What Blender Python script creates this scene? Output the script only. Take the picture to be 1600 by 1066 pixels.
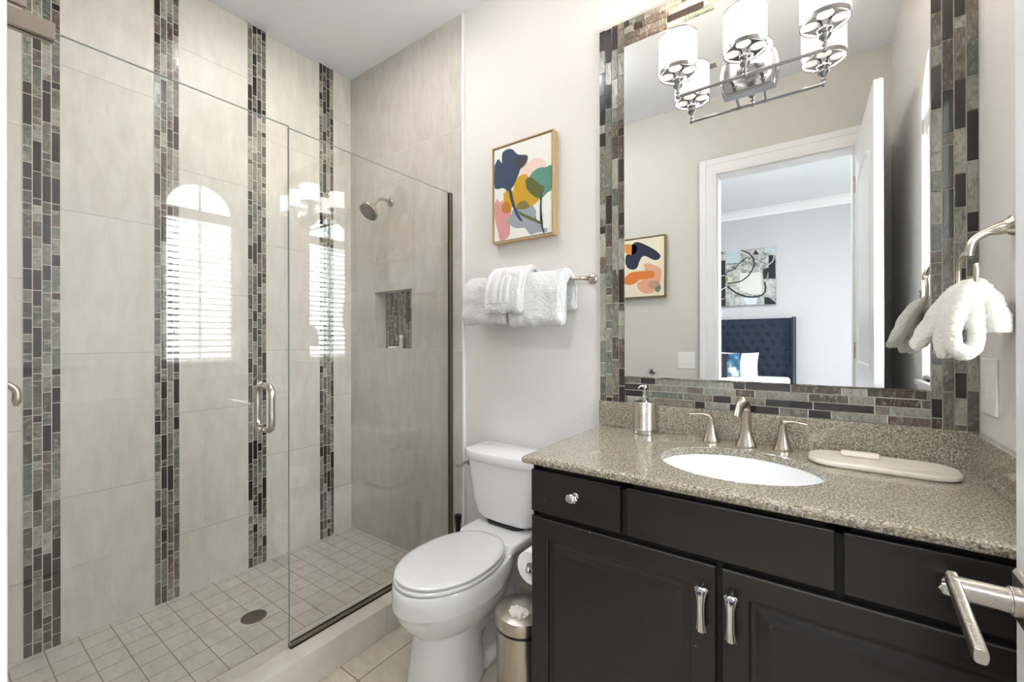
import bpy, bmesh, math, random
from mathutils import Vector, Matrix, noise
PI = math.pi
for o in list(bpy.data.objects): bpy.data.objects.remove(o)
scene = bpy.context.scene
COL = scene.collection

# ------------------------------------------------------------------ camera, world, lights, exposure
YAW, PITCH, ROLL, CAM_H = math.radians(35.47), math.radians(-0.04), math.radians(-0.119), 1.31
F = Vector((-math.sin(YAW), math.cos(YAW), 0)); R = Vector((math.cos(YAW), math.sin(YAW), 0)); U = Vector((0, 0, 1))
F2 = F*math.cos(PITCH) - U*math.sin(PITCH); U2 = U*math.cos(PITCH) + F*math.sin(PITCH)
R3 = R*math.cos(ROLL) + U2*math.sin(ROLL); U3 = U2*math.cos(ROLL) - R*math.sin(ROLL)
cd = bpy.data.cameras.new('camera'); cam = bpy.data.objects.new('camera', cd); COL.objects.link(cam)
m = Matrix.Identity(4)
for i in range(3): m[i][0], m[i][1], m[i][2] = R3[i], U3[i], -F2[i]
m[2][3] = CAM_H; cam.matrix_world = m
cd.sensor_width = 36; cd.lens = 664.25/1600*36; cd.clip_start = 0.02; cd.clip_end = 300
scene.camera = cam
scene.view_settings.view_transform = 'Standard'; scene.view_settings.look = 'None'
scene.view_settings.gamma = 1.0; scene.view_settings.use_curve_mapping = False
scene.view_settings.exposure = 2.62
SKY = 4.6
LAMP = 1.0      # watts of each vanity bulb
SHADE = 1.2      # glow of the frosted shades
FILL_DOME = 6.2      # glow of the added, unseen bathroom fill dome
FILL_CAN = 2.0       # watts of each added, unseen recessed fill light

W = bpy.data.worlds.new('sky'); scene.world = W; W.use_nodes = True
nt = W.node_tree; nt.nodes.clear()
wo = nt.nodes.new('ShaderNodeOutputWorld'); bg = nt.nodes.new('ShaderNodeBackground')
tc = nt.nodes.new('ShaderNodeTexCoord'); sx = nt.nodes.new('ShaderNodeSeparateXYZ'); rp = nt.nodes.new('ShaderNodeValToRGB')
nz = nt.nodes.new('ShaderNodeTexNoise'); nz.inputs['Scale'].default_value = 3.0; nz.inputs['Detail'].default_value = 5
mx = nt.nodes.new('ShaderNodeMix'); mx.data_type = 'RGBA'
cr = nt.nodes.new('ShaderNodeValToRGB'); cr.color_ramp.elements[0].position = .48; cr.color_ramp.elements[1].position = .62
nt.links.new(tc.outputs['Generated'], sx.inputs[0]); nt.links.new(sx.outputs[2], rp.inputs[0])
nt.links.new(tc.outputs['Generated'], nz.inputs['Vector']); nt.links.new(nz.outputs[0], cr.inputs[0])
e = rp.color_ramp.elements; e[0].position = 0.0; e[0].color = (.94, .97, 1, 1); e[1].position = .7; e[1].color = (.80, .89, 1, 1)
nt.links.new(cr.outputs[0], mx.inputs[0]); nt.links.new(rp.outputs[0], mx.inputs[6]); mx.inputs[7].default_value = (1, 1, 1, 1)
nt.links.new(mx.outputs[2], bg.inputs[0]); bg.inputs[1].default_value = SKY; nt.links.new(bg.outputs[0], wo.inputs[0])

def portal(loc, rot, sx_, sy_):
    l = bpy.data.lights.new('window_portal', 'AREA'); l.shape = 'RECTANGLE'; l.size = sx_; l.size_y = sy_
    l.cycles.is_portal = True
    o = bpy.data.objects.new('window_portal', l); COL.objects.link(o); o.location = loc; o.rotation_euler = rot; return o
portal((.56, 1.16, 1.83), (0, PI/2, 0), 1.5, .62)
portal((2.62, -1.65, 1.6), (0, PI/2, 0), 1.4, 1.1)

def fill_downlight(x, y, w=None, z=3.098):
    l = bpy.data.lights.new('fill_downlight', 'AREA'); l.shape = 'DISK'; l.size = .15 if x > -1 or y < 0 else .24; l.energy = w or FILL_CAN; l.color = (1, .965, .92); l.spread = math.radians(165)
    o = bpy.data.objects.new('fill_downlight', l); COL.objects.link(o); o.location = (x, y, z-.012)
FILL_XY = ((-1.9, 1.08), (1.3, -1.6), (-2.1, -1.6))  # ceiling fill lights added out of view to brighten the rooms
for p_ in FILL_XY: fill_downlight(*p_, w=0.5 if p_[1] > 0 else FILL_CAN)

# ------------------------------------------------------------------ place constants (metres)
XL, XR, D, YW, ZC = -2.586, .376, 1.73, 1.742, 3.098
YM = 1.72            # mirror surface
YF, YB = .030, -.085  # front wall, bathroom side and bedroom side
XT = -1.564; XG = -1.647; ZT = .947

# ------------------------------------------------------------------ helpers
def srgb(r, g, b):
    f = lambda c: (c/255/12.92) if c/255 <= .04045 else ((c/255+.055)/1.055)**2.4
    return (f(r), f(g), f(b), 1)

def mat(name, col=(200, 200, 200), rough=.5, metal=0, **kw):
    m = bpy.data.materials.new(name); m.use_nodes = True
    p = m.node_tree.nodes['Principled BSDF']
    p.inputs['Base Color'].default_value = srgb(*col); p.inputs['Roughness'].default_value = rough; p.inputs['Metallic'].default_value = metal
    for k, v in kw.items(): p.inputs[k.replace('_', ' ')].default_value = v
    return m

class T:
    """tiny node helper"""
    def __init__(s, m): s.t = m.node_tree; s.p = s.t.nodes.get('Principled BSDF'); s.o = s.t.nodes.get('Material Output')
    def n(s, typ, **kw):
        n = s.t.nodes.new('ShaderNode'+typ)
        for k, v in kw.items():
            if k.startswith('_'): setattr(n, k[1:], v)
            else:
                key = int(k[1:]) if k[0] == 'i' and k[1:].isdigit() else k.replace('_', ' ')
                if isinstance(v, bpy.types.NodeSocket): s.t.links.new(v, n.inputs[key])
                else: n.inputs[key].default_value = v
        return n
    def l(s, a, b): s.t.links.new(a, b)
    def co(s, sc=(1, 1, 1), loc=(0, 0, 0)):
        g = s.n('NewGeometry'); return s.n('Mapping', Vector=g.outputs['Position'], Scale=sc, Location=loc).outputs[0]
    def noise(s, scale, detail=3, sc=(1, 1, 1), rough=.5, loc=(0, 0, 0)):
        return s.n('TexNoise', Vector=s.co(sc, loc), Scale=scale, Detail=detail, Roughness=rough).outputs[0]
    def ramp(s, f, stops):
        r = s.n('ValToRGB', Fac=f); e = r.color_ramp.elements
        while len(e) < len(stops): e.new(.5)
        for q, (p, c) in zip(e, stops): q.position = p; q.color = srgb(*c) if len(c) == 3 and max(c) > 1.01 else (*c, 1)
        return r.outputs[0]
    def math(s, op, a, b=0, c=0):
        n = s.n('Math', _operation=op)
        for i, v in enumerate((a, b, c)):
            if isinstance(v, bpy.types.NodeSocket): s.l(v, n.inputs[i])
            else: n.inputs[i].default_value = v
        return n.outputs[0]
    def mix(s, f, a, b, blend='MIX'):
        n = s.n('Mix', _data_type='RGBA', _blend_type=blend)
        for i, v in ((0, f), (6, a), (7, b)):
            if isinstance(v, bpy.types.NodeSocket): s.l(v, n.inputs[i])
            elif i == 0: n.inputs[0].default_value = v
            else: n.inputs[i].default_value = srgb(*v)
        return n.outputs[2]
    def bump(s, h, strength=.2, dist=.002):
        b = s.n('Bump', Height=h, Strength=strength, Distance=dist); s.l(b.outputs[0], s.p.inputs['Normal']); return b
    def base(s, c): s.l(c, s.p.inputs['Base Color'])

M = {}
def paint(name, col, rough=.6, b=.35):
    m = mat(name, col, rough); t = T(m); t.bump(t.noise(90, 3), b, .0025); return m
M['wall'] = paint('wall_paint', (222, 218, 215)); M['ceiling'] = paint('ceiling_paint', (238, 241, 248), .7, .2)
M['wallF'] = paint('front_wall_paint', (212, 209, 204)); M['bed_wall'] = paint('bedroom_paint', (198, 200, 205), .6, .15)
M['trim'] = mat('white_trim_paint', (238, 238, 241), .3)
M['white'] = mat('white_plastic', (238, 238, 236), .3)
M['ceramic'] = mat('white_ceramic', (240, 240, 242), .06, Coat_Weight=.5, Coat_Roughness=.03)
M['black'] = mat('black_plastic', (22, 22, 23), .3)
def brushed(name, col, rough, sc):
    m = mat(name, col, rough, 1); t = T(m); f = t.noise(60, 2, sc); 
    t.l(t.math('MULTIPLY_ADD', f, .05, rough-.025), t.p.inputs['Roughness']); return m
M['nickel'] = brushed('brushed_nickel', (196, 186, 174), .24, (1, 1, 12))
M['steel'] = brushed('brushed_steel', (198, 190, 180), .26, (8, 8, .4))
M['chrome'] = mat('polished_chrome', (205, 205, 205), .10, 1)
M['gold'] = mat('oak_gold_frame', (190, 160, 118), .4)
M['gold2'] = mat('brushed_gold_frame', (150, 128, 92), .35, .6)

def tile_mat(name, axis, off, pitch, zoff, col_a, col_b, dark, grout=(176, 171, 162), zp=.61, gw=.0014, stagger=0.0, calm=False):
    m = mat(name, col_a, .32); t = T(m); g = t.n('NewGeometry'); s = t.n('SeparateXYZ', i0=g.outputs['Position'])
    h = s.outputs[axis]; z = s.outputs[2] if axis != 9 else s.outputs[0]
    a = t.math('DIVIDE', t.math('SUBTRACT', h, off), pitch); ida = t.math('FLOOR', a)
    ea = t.math('MULTIPLY', t.math('ABSOLUTE', t.math('SUBTRACT', t.math('FRACT', t.math('ADD', a, .5)), .5)), pitch)
    zz = t.math('ADD', t.math('DIVIDE', t.math('SUBTRACT', z, zoff), zp), t.math('MULTIPLY', ida, stagger))
    ez = t.math('MULTIPLY', t.math('ABSOLUTE', t.math('SUBTRACT', t.math('FRACT', t.math('ADD', zz, .5)), .5)), zp)
    e = t.math('MINIMUM', ea, ez); isg = t.math('LESS_THAN', e, gw)
    idz = t.math('FLOOR', zz)
    sd = t.math('ADD', t.math('MULTIPLY', ida, 3.7), t.math('MULTIPLY', idz, 7.3))
    cb = t.n('CombineXYZ', X=sd, Y=sd, Z=0.0); pos = t.n('VectorMath', _operation='ADD', i0=g.outputs['Position'], i1=cb.outputs[0])
    def ns(scale, sc, d=4):
        mp = t.n('Mapping', Vector=pos.outputs[0], Scale=sc); return t.n('TexNoise', Vector=mp.outputs[0], Scale=scale, Detail=d, Roughness=.6).outputs[0]
    st = ns(7, (3, 3, 1.0), 6); fine = ns(26, (6, 6, .35), 4); big = ns(2.2, (1, 1, .8))
    if calm: st = ns(7, (1.5, 1.5, 1.5), 6); fine = ns(14, (1, 1, 1), 4)
    md = tuple((a_+b_)/2 for a_, b_ in zip(dark, col_a)); c = t.ramp(st, [(.34, md), (.5, col_a), (.7, col_b)])
    c = t.mix(t.math('MULTIPLY', t.ramp(fine, [(.56, (0, 0, 0)), (.72, (1, 1, 1))]), .32), c, dark)
    c = t.mix(t.math('MULTIPLY', t.ramp(big, [(.35, (0, 0, 0)), (.7, (1, 1, 1))]), .35), c, col_b)
    c = t.mix(isg, c, grout); t.base(c)
    t.l(t.math('MULTIPLY_ADD', isg, .3, .42), t.p.inputs['Roughness'])
    t.bump(t.math('SUBTRACT', 1, isg), .4, .001)
    return m
CA, CB_, CD = (213, 208, 200), (222, 218, 211), (198, 192, 182)
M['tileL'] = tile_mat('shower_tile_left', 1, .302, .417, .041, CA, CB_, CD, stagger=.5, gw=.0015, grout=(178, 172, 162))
M['tileB_shaded'] = tile_mat('shower_tile_back_shaded', 0, -2.286, .312, .651, (192, 186, 178), (202, 197, 190), (176, 169, 160), grout=(210, 206, 198))  # same tile as the left wall, with this wall's shade in its colour
M['tileF'] = tile_mat('shower_tile_front', 0, -2.286, .312, .651, CA, CB_, CD)
M['tileC'] = tile_mat('curb_tile', 1, .61, .61, -5, (205, 198, 186), (214, 208, 198), (192, 184, 172), zp=9, calm=True)

def floor_mat(name, px, ox, py, oy, gw, ca, cb, cdk, grout):
    m = mat(name, ca, .45); t = T(m); g = t.n('NewGeometry'); s = t.n('SeparateXYZ', i0=g.outputs['Position'])
    def edge(h, o, p):
        a = t.math('DIVIDE', t.math('SUBTRACT', h, o), p)
        return t.math('MULTIPLY', t.math('ABSOLUTE', t.math('SUBTRACT', t.math('FRACT', t.math('ADD', a, .5)), .5)), p), t.math('FLOOR', a)
    ex, ix = edge(s.outputs[0], ox, px); ey, iy = edge(s.outputs[1], oy, py)
    isg = t.math('LESS_THAN', t.math('MINIMUM', ex, ey), gw)
    cb2 = t.n('CombineXYZ', X=ix, Y=iy, Z=0.0); wn = t.n('TexWhiteNoise', _noise_dimensions='3D', Vector=cb2.outputs[0]).outputs[0]
    st = t.noise(14, 5, (1, 2.5, 1), .65)
    c = t.ramp(st, [(.3, cdk), (.5, ca), (.7, cb)]); c = t.mix(t.math('MULTIPLY', wn, .35), c, cdk)
    c = t.mix(isg, c, grout); t.base(c); t.bump(t.math('SUBTRACT', 1, isg), .5, .002)
    t.l(t.math('MULTIPLY_ADD', isg, .4, .38), t.p.inputs['Roughness']); return m
M['pan'] = floor_mat('shower_floor_tile', .1, -1.85, .1, .006, .002, (208, 202, 192), (218, 213, 204), (192, 185, 174), (146, 137, 124))
M['floor'] = floor_mat('bathroom_floor_tile', .46, -1.44, .46, .992, .0022, (205, 196, 180), (216, 208, 194), (190, 180, 163), (128, 112, 94))

def granite():
    m = mat('granite', (160, 150, 130), .12, Coat_Weight=.4, Coat_Roughness=.05); t = T(m)
    a = t.noise(210, 4, (1, 1, 1), .8); b = t.noise(30, 5, (.35, 1.9, 1.2), .7); v = t.n('TexVoronoi', Vector=t.co((1, 1, 1)), Scale=210.0).outputs[0]
    c = t.ramp(a, [(.38, (64, 57, 48)), (.455, (126, 117, 102)), (.53, (164, 156, 139)), (.62, (210, 205, 192))])
    c = t.mix(t.math('MULTIPLY', t.ramp(b, [(.35, (0, 0, 0)), (.65, (1, 1, 1))]), .38), c, (150, 136, 116))
    c = t.mix(t.math('MULTIPLY', t.math('LESS_THAN', v, .16), .5), c, (96, 88, 74))
    vn = t.n('TexNoise', Vector=t.co((1.6, .9, 1), (.3, .1, 0)), Scale=1.5, Detail=3.0).outputs[0]
    vein = t.math('LESS_THAN', t.math('ABSOLUTE', t.math('SUBTRACT', vn, .5)), .0035)
    c = t.mix(t.math('MULTIPLY', vein, .22), c, (214, 208, 192)); t.base(c); return m
M['granite'] = granite()

def wood():
    m = mat('espresso_wood', (30, 26, 25), .34); t = T(m)
    st = t.noise(6, 4, (1, 1, 14)); c = t.ramp(st, [(.35, (26, 23, 22)), (.65, (33, 29, 28))])
    chip = t.noise(55, 2, (1, 1, 2.2)); c = t.mix(t.math('GREATER_THAN', chip, .795), c, (190, 185, 178)); t.base(c)
    t.bump(st, .1, .0006); return m
M['wood'] = wood()
M['recess'] = mat('dark_recess', (16, 14, 14), .6)

def towel_mat(name, col):
    m = mat(name, col, .95, Sheen_Weight=.25, Sheen_Roughness=.5); t = T(m)
    t.bump(t.noise(260, 3, (1, 1, 1), .75), 1.0, .005); return m
M['towel'] = towel_mat('white_terry', (238, 238, 240)); M['towel2'] = towel_mat('soft_white_terry', (238, 236, 228))

def glass_mat(name, tint, gloss_rough=0.0):
    m = bpy.data.materials.new(name); m.use_nodes = True; t = T(m); t.t.nodes.remove(t.p)
    g = t.n('NewGeometry'); ior = t.math('MULTIPLY_ADD', g.outputs['Backfacing'], 1/1.52-1.52, 1.52)
    fr = t.n('Fresnel', IOR=ior); tr = t.n('BsdfTransparent', Color=(*tint, 1)); gl = t.n('BsdfGlossy', Roughness=gloss_rough, Color=(1, 1, 1, 1))
    mx = t.n('MixShader', i0=fr.outputs[0], i1=tr.outputs[0], i2=gl.outputs[0]); t.l(mx.outputs[0], t.o.inputs[0]); return m
M['glass'] = glass_mat('shower_glass', (.982, .988, .984)); M['pane'] = glass_mat('window_pane', (.97, .985, .98))
M['clear'] = glass_mat('clear_plastic', (.9, .92, .92), .03)
M['glass_edge'] = mat('glass_edge', (176, 186, 180), .15)
M['mirror'] = mat('mirror_silver', (240, 242, 241), 0.0, 1)

def mosaic_mat():
    m = mat('mosaic_glass', (120, 115, 105), .14, Coat_Weight=.35, Coat_Roughness=.03); t = T(m)
    at = t.n('Attribute', _attribute_name='tint'); al = at.outputs['Alpha']
    g = t.n('NewGeometry'); off = t.n('VectorMath', _operation='SCALE', i0=at.outputs['Color']); off.inputs['Scale'].default_value = 37.0
    ps = t.n('VectorMath', _operation='ADD', i0=g.outputs['Position'], i1=off.outputs[0])
    rt = t.n('Mapping', Vector=ps.outputs[0], Rotation=(.5, .6, .3), Scale=(95, 26, 36))
    nz = t.n('TexNoise', Vector=rt.outputs[0], Scale=1.0, Detail=5.0, Roughness=.65, Distortion=1.4).outputs[0]
    k = t.ramp(nz, [(.32, (.38, .37, .36)), (.5, (1, 1, 1)), (.72, (1.0, 1.0, 1.0))])
    lt = t.ramp(nz, [(.55, (0, 0, 0)), (.75, (1, 1, 1))])
    c = t.mix(al, at.outputs['Color'], t.mix(1.0, at.outputs['Color'], k, 'MULTIPLY'))
    c = t.mix(t.math('MULTIPLY', t.math('MULTIPLY', lt, al), .65), c, (214, 212, 200)); t.base(c)
    b = t.bump(nz, .3, .0015); t.l(t.math('MULTIPLY', al, .45), b.inputs['Strength']); return m
M['mosaic'] = mosaic_mat(); M['grout'] = mat('grout', (222, 216, 204), .8)

def obj(name, bm, m, parent=None, smooth=False, bevel=0, kind=None, label=None, sub=0):
    me = bpy.data.meshes.new(name); bm.normal_update()
    if smooth and not bevel:
        for e in bm.edges:
            if len(e.link_faces) == 2 and e.calc_face_angle(0) > math.radians(42): e.smooth = False
    bm.to_mesh(me); bm.free()
    for x in (m if isinstance(m, (list, tuple)) else [m]): me.materials.append(x)
    o = bpy.data.objects.new(name, me); COL.objects.link(o)
    if smooth:
        for p in me.polygons: p.use_smooth = True
        md = o.modifiers.new('ws', 'WEIGHTED_NORMAL') if bevel else None
    if bevel:
        b = o.modifiers.new('bevel', 'BEVEL'); b.width = bevel; b.segments = 3; b.limit_method = 'ANGLE'; b.angle_limit = math.radians(35)
        for p in me.polygons: p.use_smooth = True
        if smooth: o.modifiers.move(0, 1)
        else: o.modifiers.new('wn', 'WEIGHTED_NORMAL')
    if sub:
        s = o.modifiers.new('sub', 'SUBSURF'); s.levels = s.render_levels = sub
    if parent is not None:
        o.parent = parent
        world = lambda q: q.matrix_basis.copy() if q.parent is None else world(q.parent) @ q.matrix_parent_inverse @ q.matrix_basis
        o.matrix_parent_inverse = world(parent).inverted()
    if kind: o['kind'] = kind
    if label: o['label'] = label
    return o
def thing(name, label, cat, loc=(0, 0, 0), group=None):
    o = bpy.data.objects.new(name, None); COL.objects.link(o); o.location = loc; o.empty_display_size = .05
    o['label'] = label; o['category'] = cat
    if group: o['group'] = group
    return o
def tag(o, label, cat, group=None):
    o['label'] = label; o['category'] = cat
    if group: o['group'] = group
    return o
def nb(): return bmesh.new()
def box(bm, x0, x1, y0, y1, z0, z1, mi=0):
    v = [bm.verts.new((x, y, z)) for x in (x0, x1) for y in (y0, y1) for z in (z0, z1)]
    for f in ((0, 1, 3, 2), (4, 6, 7, 5), (0, 4, 5, 1), (2, 3, 7, 6), (0, 2, 6, 4), (1, 5, 7, 3)):
        q = bm.faces.new([v[i] for i in f]); q.material_index = mi
    return v
def loft(bm, rings, cap=True, closed=True, mi=0, loop=False):
    vs = [[bm.verts.new(p) for p in r] for r in rings]; n = len(vs[0])
    pairs = list(zip(vs, vs[1:])) + ([(vs[-1], vs[0])] if loop else [])
    for a, b in pairs:
        for i in range(n if closed else n-1):
            f = bm.faces.new((a[i], a[(i+1) % n], b[(i+1) % n], b[i])); f.material_index = mi
    if cap and not loop:
        bm.faces.new(list(reversed(vs[0]))).material_index = mi; bm.faces.new(vs[-1]).material_index = mi
    return vs
def fixn(bm): bmesh.ops.recalc_face_normals(bm, faces=bm.faces)
def lathe(bm, prof, c=(0, 0, 0), n=32, axis='Z', cap=True, sx=1, sy=1):
    rings = []
    for r, h in prof:
        ring = []
        for i in range(n):
            a = 2*PI*i/n; x, y = r*math.cos(a)*sx, r*math.sin(a)*sy
            p = {'Z': (x, y, h), 'Y': (x, h, y), 'X': (h, x, y)}[axis]
            ring.append((c[0]+p[0], c[1]+p[1], c[2]+p[2]))
        rings.append(ring)
    loft(bm, rings, cap); fixn(bm)
def spline(pts, n=8):
    P = [Vector(p) for p in pts]; out = []
    for i in range(len(P)-1):
        a, b, c, d = P[max(i-1, 0)], P[i], P[i+1], P[min(i+2, len(P)-1)]
        for k in range(n):
            t = k/n
            out.append(.5*((2*b)+(-a+c)*t+(2*a-5*b+4*c-d)*t*t+(-a+3*b-3*c+d)*t**3))
    return out+[P[-1]]
def sweep(bm, pts, rad, n=16, cap=True, flat=None, loop=False, up=None):
    """tube along pts; rad: number or list; flat: second radius (list/number) for an elliptic section"""
    pts = [Vector(p) for p in pts]; N = len(pts); rings = []
    rr = rad if isinstance(rad, list) else [rad]*N; ff = rr if flat is None else (flat if isinstance(flat, list) else [flat]*N)
    prev = None
    for i, p in enumerate(pts):
        a = pts[(i-1) % N] if (i > 0 or loop) else p; b = pts[(i+1) % N] if (i < N-1 or loop) else p
        t = (b-a).normalized()
        if up is not None: x = t.cross(Vector(up)).normalized()
        else:
            x = (prev - t*prev.dot(t)).normalized() if prev is not None else t.orthogonal().normalized()
        prev = x; y = t.cross(x).normalized()
        rings.append([p + x*math.cos(2*PI*k/n)*rr[i] + y*math.sin(2*PI*k/n)*ff[i] for k in range(n)])
    loft(bm, rings, cap, loop=loop); fixn(bm)
def lerp_list(vals, n):
    out = []
    for i in range(n):
        s = i/(n-1)*(len(vals)-1); k = min(int(s), len(vals)-2); f = s-k; f = f*f*(3-2*f); out.append(vals[k]*(1-f)+vals[k+1]*f)
    return out
def rrect(cx, cy, hx, hy, r, z, n=6):
    out = []
    for sx, sy, a0 in ((1, 1, 0), (-1, 1, 90), (-1, -1, 180), (1, -1, 270)):
        for k in range(n+1):
            a = math.radians(a0+90*k/n); out.append((cx+sx*(hx-r)+r*math.cos(a), cy+sy*(hy-r)+r*math.sin(a), z))
    return out
def rprism(bm, cx, cy, hx, hy, r, z0, z1, n=6, e=0):
    rs = []
    if e: rs = [rrect(cx, cy, hx-e, hy-e, r, z0, n), rrect(cx, cy, hx, hy, r, z0+e, n), rrect(cx, cy, hx, hy, r, z1-e, n), rrect(cx, cy, hx-e*.3, hy-e*.3, r, z1-e*.3, n), rrect(cx, cy, hx-e, hy-e, r, z1, n)]
    else: rs = [rrect(cx, cy, hx, hy, r, z0, n), rrect(cx, cy, hx, hy, r, z1, n)]
    loft(bm, rs); fixn(bm)

PAL = [((48, 38, 36), 0), ((54, 43, 40), 0), ((46, 40, 40), 0), ((122, 116, 106), 1), ((134, 136, 124), 1), ((160, 160, 148), 1), ((104, 90, 80), 1),
       ((124, 114, 102), 1), ((108, 114, 104), 1), ((94, 80, 72), 1), ((146, 142, 130), 1), ((170, 168, 156), 1)]
def mosaic(bm, o, ud, vd, nd, cols, pitch, length, seed, gap=.0022, lens=(.03, .05, .065, .085, .11, .125), depth=.004, ls=1.0):
    """tiles of mixed length in cols strips; ud across, vd along, nd outwards"""
    rnd = random.Random(seed); ca = bm.loops.layers.float_color.get('tint') or bm.loops.layers.float_color.new('tint')
    o, ud, vd, nd = map(Vector, (o, ud, vd, nd)); wdt = cols*pitch
    def slab(u0, u1, v0, v1, h0, h1, mi, col, al, ch=0):
        a = [o+ud*u+vd*v+nd*h0 for u, v in ((u0, v0), (u1, v0), (u1, v1), (u0, v1))]
        b = [o+ud*u+vd*v+nd*h1 for u, v in ((u0+ch, v0+ch), (u1-ch, v0+ch), (u1-ch, v1-ch), (u0+ch, v1-ch))]
        va = [bm.verts.new(p) for p in a]; vb = [bm.verts.new(p) for p in b]
        fs = [bm.faces.new(vb)] + [bm.faces.new((va[i], va[(i+1) % 4], vb[(i+1) % 4], vb[i])) for i in range(4)]
        for f in fs:
            f.material_index = mi
            for l in f.loops: l[ca] = (*col, al)
    slab(0, wdt, 0, length, 0, depth*.72, 1, (0.5, .5, .5), 1)
    last = None
    for c in range(cols):
        v = -rnd.random()*.08
        while v < length:
            L = rnd.choice(lens)*ls; v0, v1 = max(v, 0), min(v+L-gap, length)
            while True:
                cc, al = rnd.choice(PAL)
                if cc != last: break
            last = cc; j = rnd.uniform(.68, 1.08); col = [x*j for x in srgb(*cc)[:3]]
            if v1-v0 > .004: slab(c*pitch+gap/2, (c+1)*pitch-gap/2, v0, v1, depth*.5, depth, 0, col, al, .0006)
            v += L
    fixn(bm)

# ------------------------------------------------------------------ the room shell
def quadbox(name, *a, m, kind='structure', **k): bm = nb(); box(bm, *a); return obj(name, bm, m, kind=kind, **k)
quadbox('floor', XL-.1, 2.6, -3.25, YW+.1, -.1, 0, m=M['floor'])
quadbox('ceiling', XL-.1, 2.6, -3.25, YW+.1, ZC, ZC+.1, m=M['ceiling'])
quadbox('wall_left', XL-.1, XL, YF, YW+.1, 0, ZC, m=M['tileL'])
quadbox('wall_back', XT-.006, XR+.13, YW, YW+.12, 0, ZC, m=M['wall'])
# tiled end of the shower with the niche opening
NX0, NX1, NZ0, NZ1, ND = -2.322, -1.973, 1.265, 1.629, .09
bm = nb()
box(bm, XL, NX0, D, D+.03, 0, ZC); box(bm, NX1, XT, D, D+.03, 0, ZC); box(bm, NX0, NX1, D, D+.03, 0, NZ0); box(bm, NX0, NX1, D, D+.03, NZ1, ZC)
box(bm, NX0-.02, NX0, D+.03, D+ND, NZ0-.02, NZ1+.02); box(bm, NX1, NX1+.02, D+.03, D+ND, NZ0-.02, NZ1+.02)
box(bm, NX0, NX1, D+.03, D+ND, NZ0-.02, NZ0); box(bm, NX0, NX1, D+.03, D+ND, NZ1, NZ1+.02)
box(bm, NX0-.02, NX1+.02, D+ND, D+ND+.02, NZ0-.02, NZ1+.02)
obj('wall_back_tiled', bm, M['tileB_shaded'], kind='structure')
quadbox('trim_8', XT, XT+.010, D-.002, YW, .0, ZC, m=M['trim'])
bm = nb(); mosaic(bm, (NX0, D+ND, NZ0), (1, 0, 0), (0, 0, 1), (0, -1, 0), 23, .0152, NZ1-NZ0, 11, gap=.0014, lens=(.03, .06, .09, .12, .15))
obj('trim_7', bm, [M['mosaic'], M['grout']], kind='structure')
# front wall with the doorway
DX0, DX1, DZ = -.586, .205, 2.53
bm = nb(); box(bm, XT, DX0, YB, YF, 0, ZC); box(bm, DX1, XR+.0, YB, YF, 0, ZC); box(bm, DX0, DX1, YB, YF, DZ, ZC)
obj('wall_front', bm, M['wallF'], kind='structure')
quadbox('wall_front_tiled', XL, XT, YB, YF+.004, 0, ZC, m=M['tileF'])
# stepped door casing and jamb
bm = nb()
for (w0, w1, t) in ((0, .112, .0178), (.02, .112, .0194), (.07, .112, .0234)):
    for y0, y1 in ((YF, YF+t), (YB-t, YB)):
        box(bm, DX0-w1, DX0-w0, y0, y1, 0, DZ+w1); box(bm, DX1+w0, min(DX1+w1, XR-.001), y0, y1, 0, DZ+w1)
        box(bm, DX0-w0, DX1+w0, y0, y1, DZ+w0, DZ+w1)
box(bm, DX0-.001, DX0+.012, YB, YF, 0, DZ); box(bm, DX1-.012, DX1+.001, YB, YF, 0, DZ); box(bm, DX0+.012, DX1-.012, YB, YF, DZ-.012, DZ)
obj('trim_9', bm, M['trim'], bevel=.002, kind='structure')
# right wall with arched window
WY0, WY1, WZ0, WZS = .925, 1.395, 1.140, 2.270; WR = (WY1-WY0)/2; WC = (WY0+WY1)/2; WTH = .13
def arch_pts(y0, y1, z0, zs, n=24):
    r = (y1-y0)/2; c = (y0+y1)/2
    return [(y0, z0), (y0, zs)] + [(c-r*math.cos(PI*k/n), zs+r*math.sin(PI*k/n)) for k in range(1, n)] + [(y1, zs), (y1, z0)]
bm = nb(); A = arch_pts(WY0, WY1, WZ0, WZS)
for x in (XR, XR+WTH):
    def q(*p):
        f = bm.faces.new([bm.verts.new((x, a, b)) for a, b in p])
    q((YB, 0), (WY0, 0), (WY0, ZC), (YB, ZC)); q((WY1, 0), (YW, 0), (YW, ZC), (WY1, ZC)); q((WY0, 0), (WY1, 0), (WY1, WZ0), (WY0, WZ0))
    ar = A[1:-1]
    for a, b in zip(ar, ar[1:]): q(a, b, (b[0], ZC), (a[0], ZC))
ring = A
for a, b in zip(ring, ring[1:]+ring[:1]):
    bm.faces.new([bm.verts.new(p) for p in ((XR, *a), (XR, *b), (XR+WTH, *b), (XR+WTH, *a))])
bmesh.ops.remove_doubles(bm, verts=bm.verts, dist=1e-5); fixn(bm)
obj('wall_right', bm, M['wall'], kind='structure')
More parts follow.
